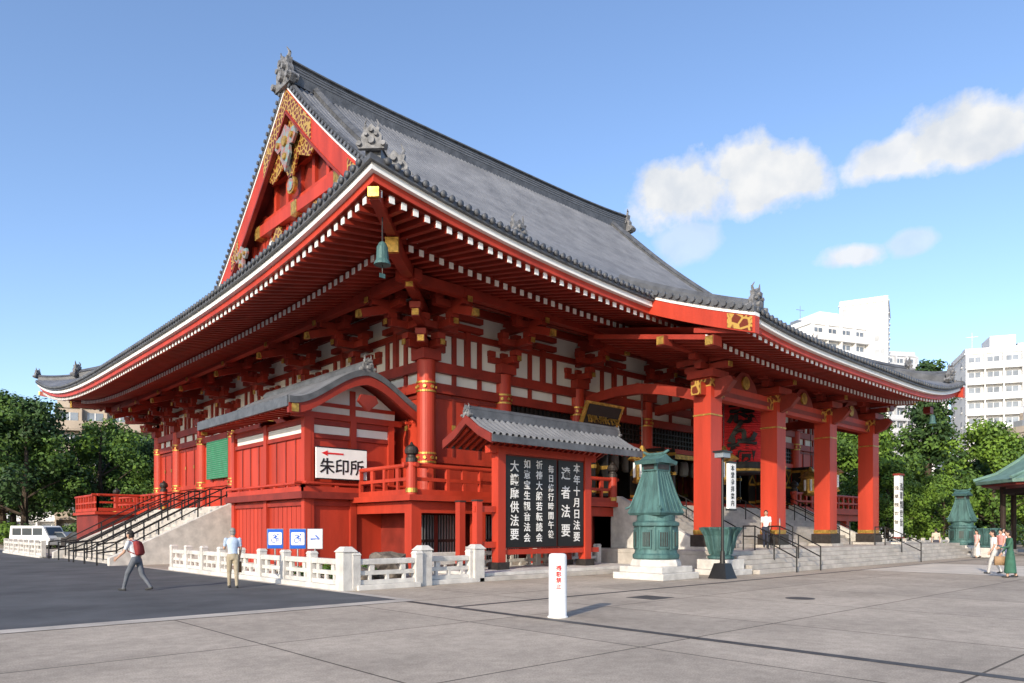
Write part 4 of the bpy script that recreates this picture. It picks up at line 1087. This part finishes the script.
    def label(p):
        best=None;bd=1e9
        for (a,b,r0,r1,k) in caps:
            ab=b-a; t=max(0,min(1,(p-a).dot(ab)/ab.length_squared)); dd=(p-(a+ab*t)).length-(r0+(r1-r0)*t)
            if k==kt and t>.72 and sleeve=='short' and (a-b).length>.1: kk=ks
            elif k==kp and bottom=='shorts' and t>.85: kk=ks
            else: kk=k
            if dd<bd: bd=dd;best=kk
        q=T.inverted()@(p-pel); z=q.z/H
        if abs(q.x)<.1*H and -.07<z<.335 and abs(q.y)<.09*H:
            if z<.32 and (bd>-.002 or abs(q.x)<.09*H): best=kp if z<.055 else kt
            if z<0 and abs(q.x)<.1*H and bottom!='skirt': best=kp
        if bottom=='skirt' and z<=.055 and p.z>pel.z-.43*H and math.hypot(p.x,p.y)<.15*H and p.z<pel.z+.03*H:
            best=kp
        return best
    out.v=[tuple(v) for v in vs]
    for pf in em.polygons:
        c=Vector((0,0,0))
        for i in pf.vertices: c+=vs[i]
        c/=len(pf.vertices); out.f.append(tuple(pf.vertices)); out.m.append(out.mi(label(c)))
    tmp.evaluated_get(dg).to_mesh_clear(); bpy.data.objects.remove(tmp)
    def ell(c,r,k,n=16,m=10,z0=-1,z1=1,tilt=None):
        rg=[]
        for j in range(m+1):
            t=math.pi*(j/m-.5); zz=math.sin(t)
            if zz<z0 or zz>z1: continue
            q=math.cos(t)+1e-3; rg.append([c+Vector((r[0]*q*math.cos(2*math.pi*i/n),r[1]*q*math.sin(2*math.pi*i/n),r[2]*zz)) for i in range(n)])
        out.loft(rg,k)
    hh=.066*H; c=hd+Vector((0,.008*H,.0))
    ell(c,(.044*H,.054*H,hh),ks)
    ell(c+Vector((0,.004*H,-.03*H)),(.034*H,.042*H,.036*H),ks)
    ell(c+Vector((0,-.008*H,.012*H)),(.049*H,.056*H,hh),kh,z0=-.15)
    ell(c+Vector((0,-.02*H,-.01*H)),(.045*H,.042*H,.055*H),kh)
    if hairlong: ell(c+Vector((0,-.04*H,-.05*H)),(.04*H,.03*H,.07*H),kh)
    ell(c+Vector((0,.056*H,-.006*H)),(.007*H,.011*H,.013*H),ks,8,6)
    for sx in(-1,1):
        ell(c+Vector((sx*.017*H,.0505*H,.005*H)),(.007*H,.004*H,.004*H),'black',8,6)
        ell(c+Vector((sx*.017*H,.0515*H,.015*H)),(.010*H,.003*H,.002*H),kh,8,6)
        ell(c+Vector((sx*.045*H,0,-.002*H)),(.006*H,.011*H,.017*H),ks,8,6)
    ell(c+Vector((0,.051*H,-.028*H)),(.013*H,.004*H,.003*H),'signred',8,6)
    if hat:
        key('hat',hat); khat='hat'+str(hat)
        out.lathe(tuple(c+Vector((0,0,.03*H))),[(.095*H,0),(.1*H,.006*H),(.056*H,.012*H),(.053*H,.045*H),(.03*H,.056*H)],khat,18)
    for wr,fa,sx in hands:
        side_=Vector((sx,0,0)); fw=fa.cross(side_).normalized()
        base=wr+fa*.05*H
        for i,ln_ in enumerate((.036,.043,.046,.042,)):
            off=fw*(-.015+.01*i)*H*1.0
            p0=base+off; p1=p0+fa*ln_*.5*H; p2=p1+(fa-side_*.45).normalized()*ln_*.5*H
            out.tube([p0-fa*.012*H,p1,p2],[.0062*H,.0056*H,.0045*H],ks,6)
        p0=wr+fa*.022*H+fw*.014*H; out.tube([p0,p0+(fa*.6+fw).normalized()*.022*H,p0+(fa+fw*.6).normalized()*.045*H],[.008*H,.0065*H,.005*H],ks,6)
    if pack:
        key('pack',pack); kk='pack'+str(pack)
        P=lambda x,y,z: tp(x,y,z)
        rr=[]
        for z,w_,d0,d1 in((.06,.06,-.06,-.10),(.09,.078,-.055,-.125),(.2,.08,-.055,-.125),(.27,.07,-.055,-.11),(.295,.045,-.055,-.085)):
            rr.append([P(-w_,d0,z),P(-w_*.9,d1,z),P(w_*.9,d1,z),P(w_,d0,z)])
        out.loft(rr,kk)
        for sx in(-1,1): out.tube([P(sx*.05,-.06,.28),P(sx*.06,-.01,.325),P(sx*.062,.065,.27),P(sx*.07,.06,.16),P(sx*.08,-.04,.1)],.009*H,kk,6)
    if bag:
        key('bag',bag); kk='bag'+str(bag)
        wr,fa,sx=hands[1]; q=wr+fa*.085*H
        out.tube([q+Vector((0,-.05,-.02)),q+Vector((0,-.03,.01)),q+Vector((0,.03,.01)),q+Vector((0,.05,-.02))],.006,kk,5)
        out.bx(q.x-.05,q.x+.05,q.y-.15,q.y+.15,q.z-.32,q.z-.02,kk)
    ob=out.obj(name,None,loc,R(heading),smooth=True)
    return ob
def head_of(dr,dd):
    x=.736*dr+.677*dd; y=-.677*dr+.736*dd
    return math.degrees(math.atan2(y,x))-90
def pp(r,d,z=0): x,y=site(r,d); return (x,y,z)
person('walking_man',pp(-9.9,19.1),head_of(-1,.15),1.66,lean=12,legs=((28,12),(-16,22)),arms=((22,30),(-18,25)),top=(.62,.64,.66),pants=(.12,.13,.15),pack=(.25,.03,.03))
person('standing_visitor',pp(-7.7,20.0),head_of(-.5,1),1.66,lean=4,legs=((10,6),(-8,6)),arms=((25,70),(5,25)),top=(.45,.55,.70),pants=(.36,.30,.21),hair=(.25,.24,.23),bag=(.20,.11,.05))
person('visitor_on_steps',pp(11.0,31.4,.8),head_of(-.4,-1),1.66,legs=((14,8),(-12,12)),arms=((12,35),(-14,20)),top=(.75,.75,.74),pants=(.03,.035,.06),female=True,hairlong=True)
person('visitor_on_steps',pp(11.9,32.8,.8),head_of(.4,1),1.6,legs=((10,8),(-10,12)),top=(.30,.30,.33),pants=(.08,.07,.07))
person('woman_in_green_kimono',pp(16.7,24.3),head_of(-1,.3),1.6,lean=3,legs=((12,8),(-10,10)),arms=((20,60),(5,30)),top=(.04,.12,.075),pants=(.04,.13,.085),female=True,bottom='skirt',sleeve='long',bag=(.35,.22,.12))
person('visitor_group_member',pp(17.6,26.5),head_of(-1,.2),1.62,legs=((20,10),(-14,16)),top=(.8,.78,.75),pants=(.5,.48,.45),female=True,hairlong=True)
person('visitor_group_member',pp(26.3,41),head_of(-1,-.2),1.6,legs=((16,10),(-14,16)),top=(.75,.45,.42),pants=(.6,.58,.55),female=True,bottom='skirt',hairlong=True)
person('visitor_group_member',pp(27.2,40.2),head_of(.2,-1),1.7,legs=((16,10),(-10,16)),top=(.7,.72,.75),pants=(.1,.12,.2))
person('visitor_group_member',pp(28.2,43),head_of(1,.2),1.68,top=(.12,.13,.18),pants=(.2,.2,.22),hat=(.6,.5,.3))
person('visitor_group_member',pp(26.9,46),head_of(.3,1),1.7,top=(.55,.5,.4),pants=(.05,.05,.07))
person('visitor_group_member',pp(22.6,33.5),head_of(-1,-.4),1.64,legs=((18,8),(-14,14)),top=(.6,.25,.22),pants=(.15,.16,.2),female=True)
person('worker_by_fence',(-12.0,-18.6,0),200,1.7,top=(.12,.12,.13),pants=(.05,.05,.05))

# ================================================================ GROUND
def ground_mat():
    m=bpy.data.materials.new('plaza_paving'); m.use_nodes=True; nt=m.node_tree;n=nt.nodes;l=nt.links;b=n['Principled BSDF']; b.inputs['Roughness'].default_value=.9; b.inputs['Specular IOR Level'].default_value=.2
    tc=n.new('ShaderNodeTexCoord')
    br_=n.new('ShaderNodeTexBrick'); br_.offset=0.0; br_.inputs['Scale'].default_value=1.0; br_.inputs['Brick Width'].default_value=3.7; br_.inputs['Row Height'].default_value=3.7
    br_.inputs['Mortar Size'].default_value=.02; br_.inputs['Mortar Smooth'].default_value=.3
    br_.inputs['Color1'].default_value=(.54,.455,.365,1); br_.inputs['Color2'].default_value=(.46,.39,.315,1); br_.inputs['Mortar'].default_value=(.15,.125,.10,1)
    l.new(tc.outputs['Object'],br_.inputs['Vector'])
    def noise(sc,det,p0,c0,p1,c1,ro=.65):
        t=n.new('ShaderNodeTexNoise'); t.inputs['Scale'].default_value=sc; t.inputs['Detail'].default_value=det; t.inputs['Roughness'].default_value=ro; l.new(tc.outputs['Object'],t.inputs['Vector'])
        r=n.new('ShaderNodeValToRGB'); r.color_ramp.elements[0].position=p0; r.color_ramp.elements[0].color=(c0,c0,c0,1); r.color_ramp.elements[1].position=p1; r.color_ramp.elements[1].color=(c1,c1,c1,1); l.new(t.outputs['Fac'],r.inputs[0]); return t,r.outputs[0]
    _,a=noise(.35,9,.32,.70,.62,1.05,.7); t2,c=noise(45,3,.35,.74,.6,1.06); _,d=noise(4.5,6,.40,.86,.6,1.04,.75)
    cur=br_.outputs['Color']
    for o_ in (a,c,d):
        mx=n.new('ShaderNodeMixRGB'); mx.blend_type='MULTIPLY'; mx.inputs[0].default_value=1; l.new(cur,mx.inputs[1]); l.new(o_,mx.inputs[2]); cur=mx.outputs[0]
    l.new(cur,b.inputs['Base Color'])
    bp=n.new('ShaderNodeBump'); bp.inputs['Strength'].default_value=.4; bp.inputs['Distance'].default_value=.01; l.new(t2.outputs['Fac'],bp.inputs['Height']); l.new(bp.outputs[0],b.inputs['Normal'])
    return m
M['plaza']=ground_mat()
M['asphalt']=mat('asphalt',(0.115,0.117,0.122),.9,.3,.5,.6,60,col2=(.072,.074,.078),spec=.2)
M['kerb']=mat('pale_kerb_stone',(.54,.48,.41),.85,.2,1.2,.4,40)
M['drain']=mat('drain_channel',(.09,.085,.08),.7,.3,4)
M['path']=mat('approach_stone',(.64,.57,.48),.8,.15,.8,.3,40)
def sheet(name,x0,x1,y0,y1,z,k):
    b=MB(); b.add([(x0,y0,z),(x1,y0,z),(x1,y1,z),(x0,y1,z)],[(0,1,2,3)],k); return b.obj(name)
sheet('ground',-1500,1500,-1500,1500,0,'plaza')
sheet('asphalt_road',-400,-24.6,-25.4,400,.004,'asphalt')
sheet('kerb_paving',-400,-24.6,-25.9,-25.4,.008,'kerb'); sheet('kerb_paving',-24.6,-24.35,-25.9,40,.008,'kerb')
sheet('drain_channel',-24.75,-24.55,-60,-25.9,.004,'drain'); sheet('drain_channel',-24.55,60,-27.6,-27.45,.004,'drain')
sheet('stone_path',-4.2,4.2,-120,-27.6,.006,'path')
sheet('far_ground',-400,400,62,900,.012,'asphalt')
b=MB(); b.lathe((-17.5,-31.5,0),[(.33,0),(.33,.006)],'drain',24); b.bx(-20.3,-19.5,-29.4,-28.6,0,.006,'drain'); b.obj('manhole_cover')

# ================================================================ LIGHT, SKY
el=R(23); h=Vector((-.93,-.37,0)).normalized()
S=Vector((h.x*math.cos(el),h.y*math.cos(el),math.sin(el)))
sl=bpy.data.lights.new('sun','SUN'); sl.energy=4.9; sl.angle=R(.5); sl.color=(1,.89,.73)
so=bpy.data.objects.new('sun',sl); scene.collection.objects.link(so); so.rotation_euler=(-S).to_track_quat('-Z','Y').to_euler(); so.location=(-60,-40,40)
w=bpy.data.worlds.new('World'); scene.world=w; w.use_nodes=True; nt=w.node_tree; n=nt.nodes; l=nt.links
bg=n['Background']; bg.inputs['Strength'].default_value=.135
sk=n.new('ShaderNodeTexSky'); sk.sky_type='NISHITA'; sk.sun_disc=False; sk.sun_elevation=el; sk.sun_rotation=math.atan2(S.x,S.y); sk.air_density=1.0; sk.dust_density=1.0; sk.ozone_density=1.3
tn=n.new('ShaderNodeMixRGB'); tn.blend_type='MULTIPLY'; tn.inputs[0].default_value=1; tn.inputs[2].default_value=(1.62,1.74,1.98,1); l.new(sk.outputs[0],tn.inputs[1])
tc=n.new('ShaderNodeTexCoord')
fw=Vector((.677,.736,0)); rt_=Vector((.736,-.677,0)); upv=Vector((0,0,1))
noi=n.new('ShaderNodeTexNoise'); noi.inputs['Scale'].default_value=12; noi.inputs['Detail'].default_value=10; noi.inputs['Roughness'].default_value=.6; l.new(tc.outputs['Generated'],noi.inputs['Vector'])
noi2=n.new('ShaderNodeTexNoise'); noi2.inputs['Scale'].default_value=22; noi2.inputs['Detail'].default_value=6; l.new(tc.outputs['Generated'],noi2.inputs['Vector'])
def math_(op,a,b=None,clamp=False):
    m=n.new('ShaderNodeMath'); m.operation=op; m.use_clamp=clamp
    for i,v in enumerate((a,b)):
        if v is None: continue
        if isinstance(v,(int,float)): m.inputs[i].default_value=v
        else: l.new(v,m.inputs[i])
    return m.outputs[0]
def dot_(v):
    m=n.new('ShaderNodeVectorMath'); m.operation='DOT_PRODUCT'; l.new(tc.outputs['Generated'],m.inputs[0]); m.inputs[1].default_value=tuple(v); return m.outputs['Value']
total=None
for a,e_,hw_,hh_,den in((.255,.465,.075,.042,1.0),(.345,.475,.085,.045,1.0),(.31,.505,.05,.035,1.0),(.54,.515,.07,.028,.95),(.625,.54,.075,.038,1.0),(.47,.378,.040,.018,.9),(.25,.40,.04,.034,.45),(.55,.397,.032,.016,.5)):
    c=(fw+rt_*a+upv*e_).normalized(); tr=c.cross(upv).normalized(); tu=tr.cross(c).normalized()
    x_=math_('DIVIDE',dot_(tr),hw_); y_=math_('DIVIDE',dot_(tu),hh_)
    rr=math_('SQRT',math_('ADD',math_('MULTIPLY',x_,x_),math_('MULTIPLY',y_,y_)))
    k=math_('SUBTRACT',math_('ADD',1.0,math_('MULTIPLY',math_('SUBTRACT',noi.outputs['Fac'],.5),2.1)),rr)
    k=math_('MULTIPLY',math_('MULTIPLY',k,2.4,True),den)
    k=math_('MULTIPLY',k,math_('GREATER_THAN',dot_(c),.5))
    total=k if total is None else math_('MAXIMUM',total,k)
cr_=n.new('ShaderNodeValToRGB'); cr_.color_ramp.elements[0].position=.35; cr_.color_ramp.elements[0].color=(.80,.84,.90,1); cr_.color_ramp.elements[1].position=.6; cr_.color_ramp.elements[1].color=(1,1,1,1); l.new(noi2.outputs['Fac'],cr_.inputs[0])
cs=n.new('ShaderNodeMixRGB'); cs.blend_type='MULTIPLY'; cs.inputs[0].default_value=1; cs.inputs[1].default_value=(6.9,6.95,7.0,1); l.new(cr_.outputs[0],cs.inputs[2])
mx=n.new('ShaderNodeMixRGB'); l.new(total,mx.inputs[0]); l.new(tn.outputs[0],mx.inputs[1]); l.new(cs.outputs[0],mx.inputs[2])
l.new(mx.outputs[0],bg.inputs[0])

# ================================================================ CAMERA
cd=bpy.data.cameras.new('camera'); cam=bpy.data.objects.new('camera',cd); scene.collection.objects.link(cam)
cam.location=(-33.9,-39.4,1.6); cam.rotation_euler=(R(90),0,-math.atan2(.677,.736)); cd.lens=36*725/1024; cd.sensor_width=36; cd.shift_y=.184; cd.clip_end=4000; cd.clip_start=.1
scene.camera=cam
scene.view_settings.view_transform='Standard'; scene.view_settings.look='None'; scene.view_settings.exposure=0
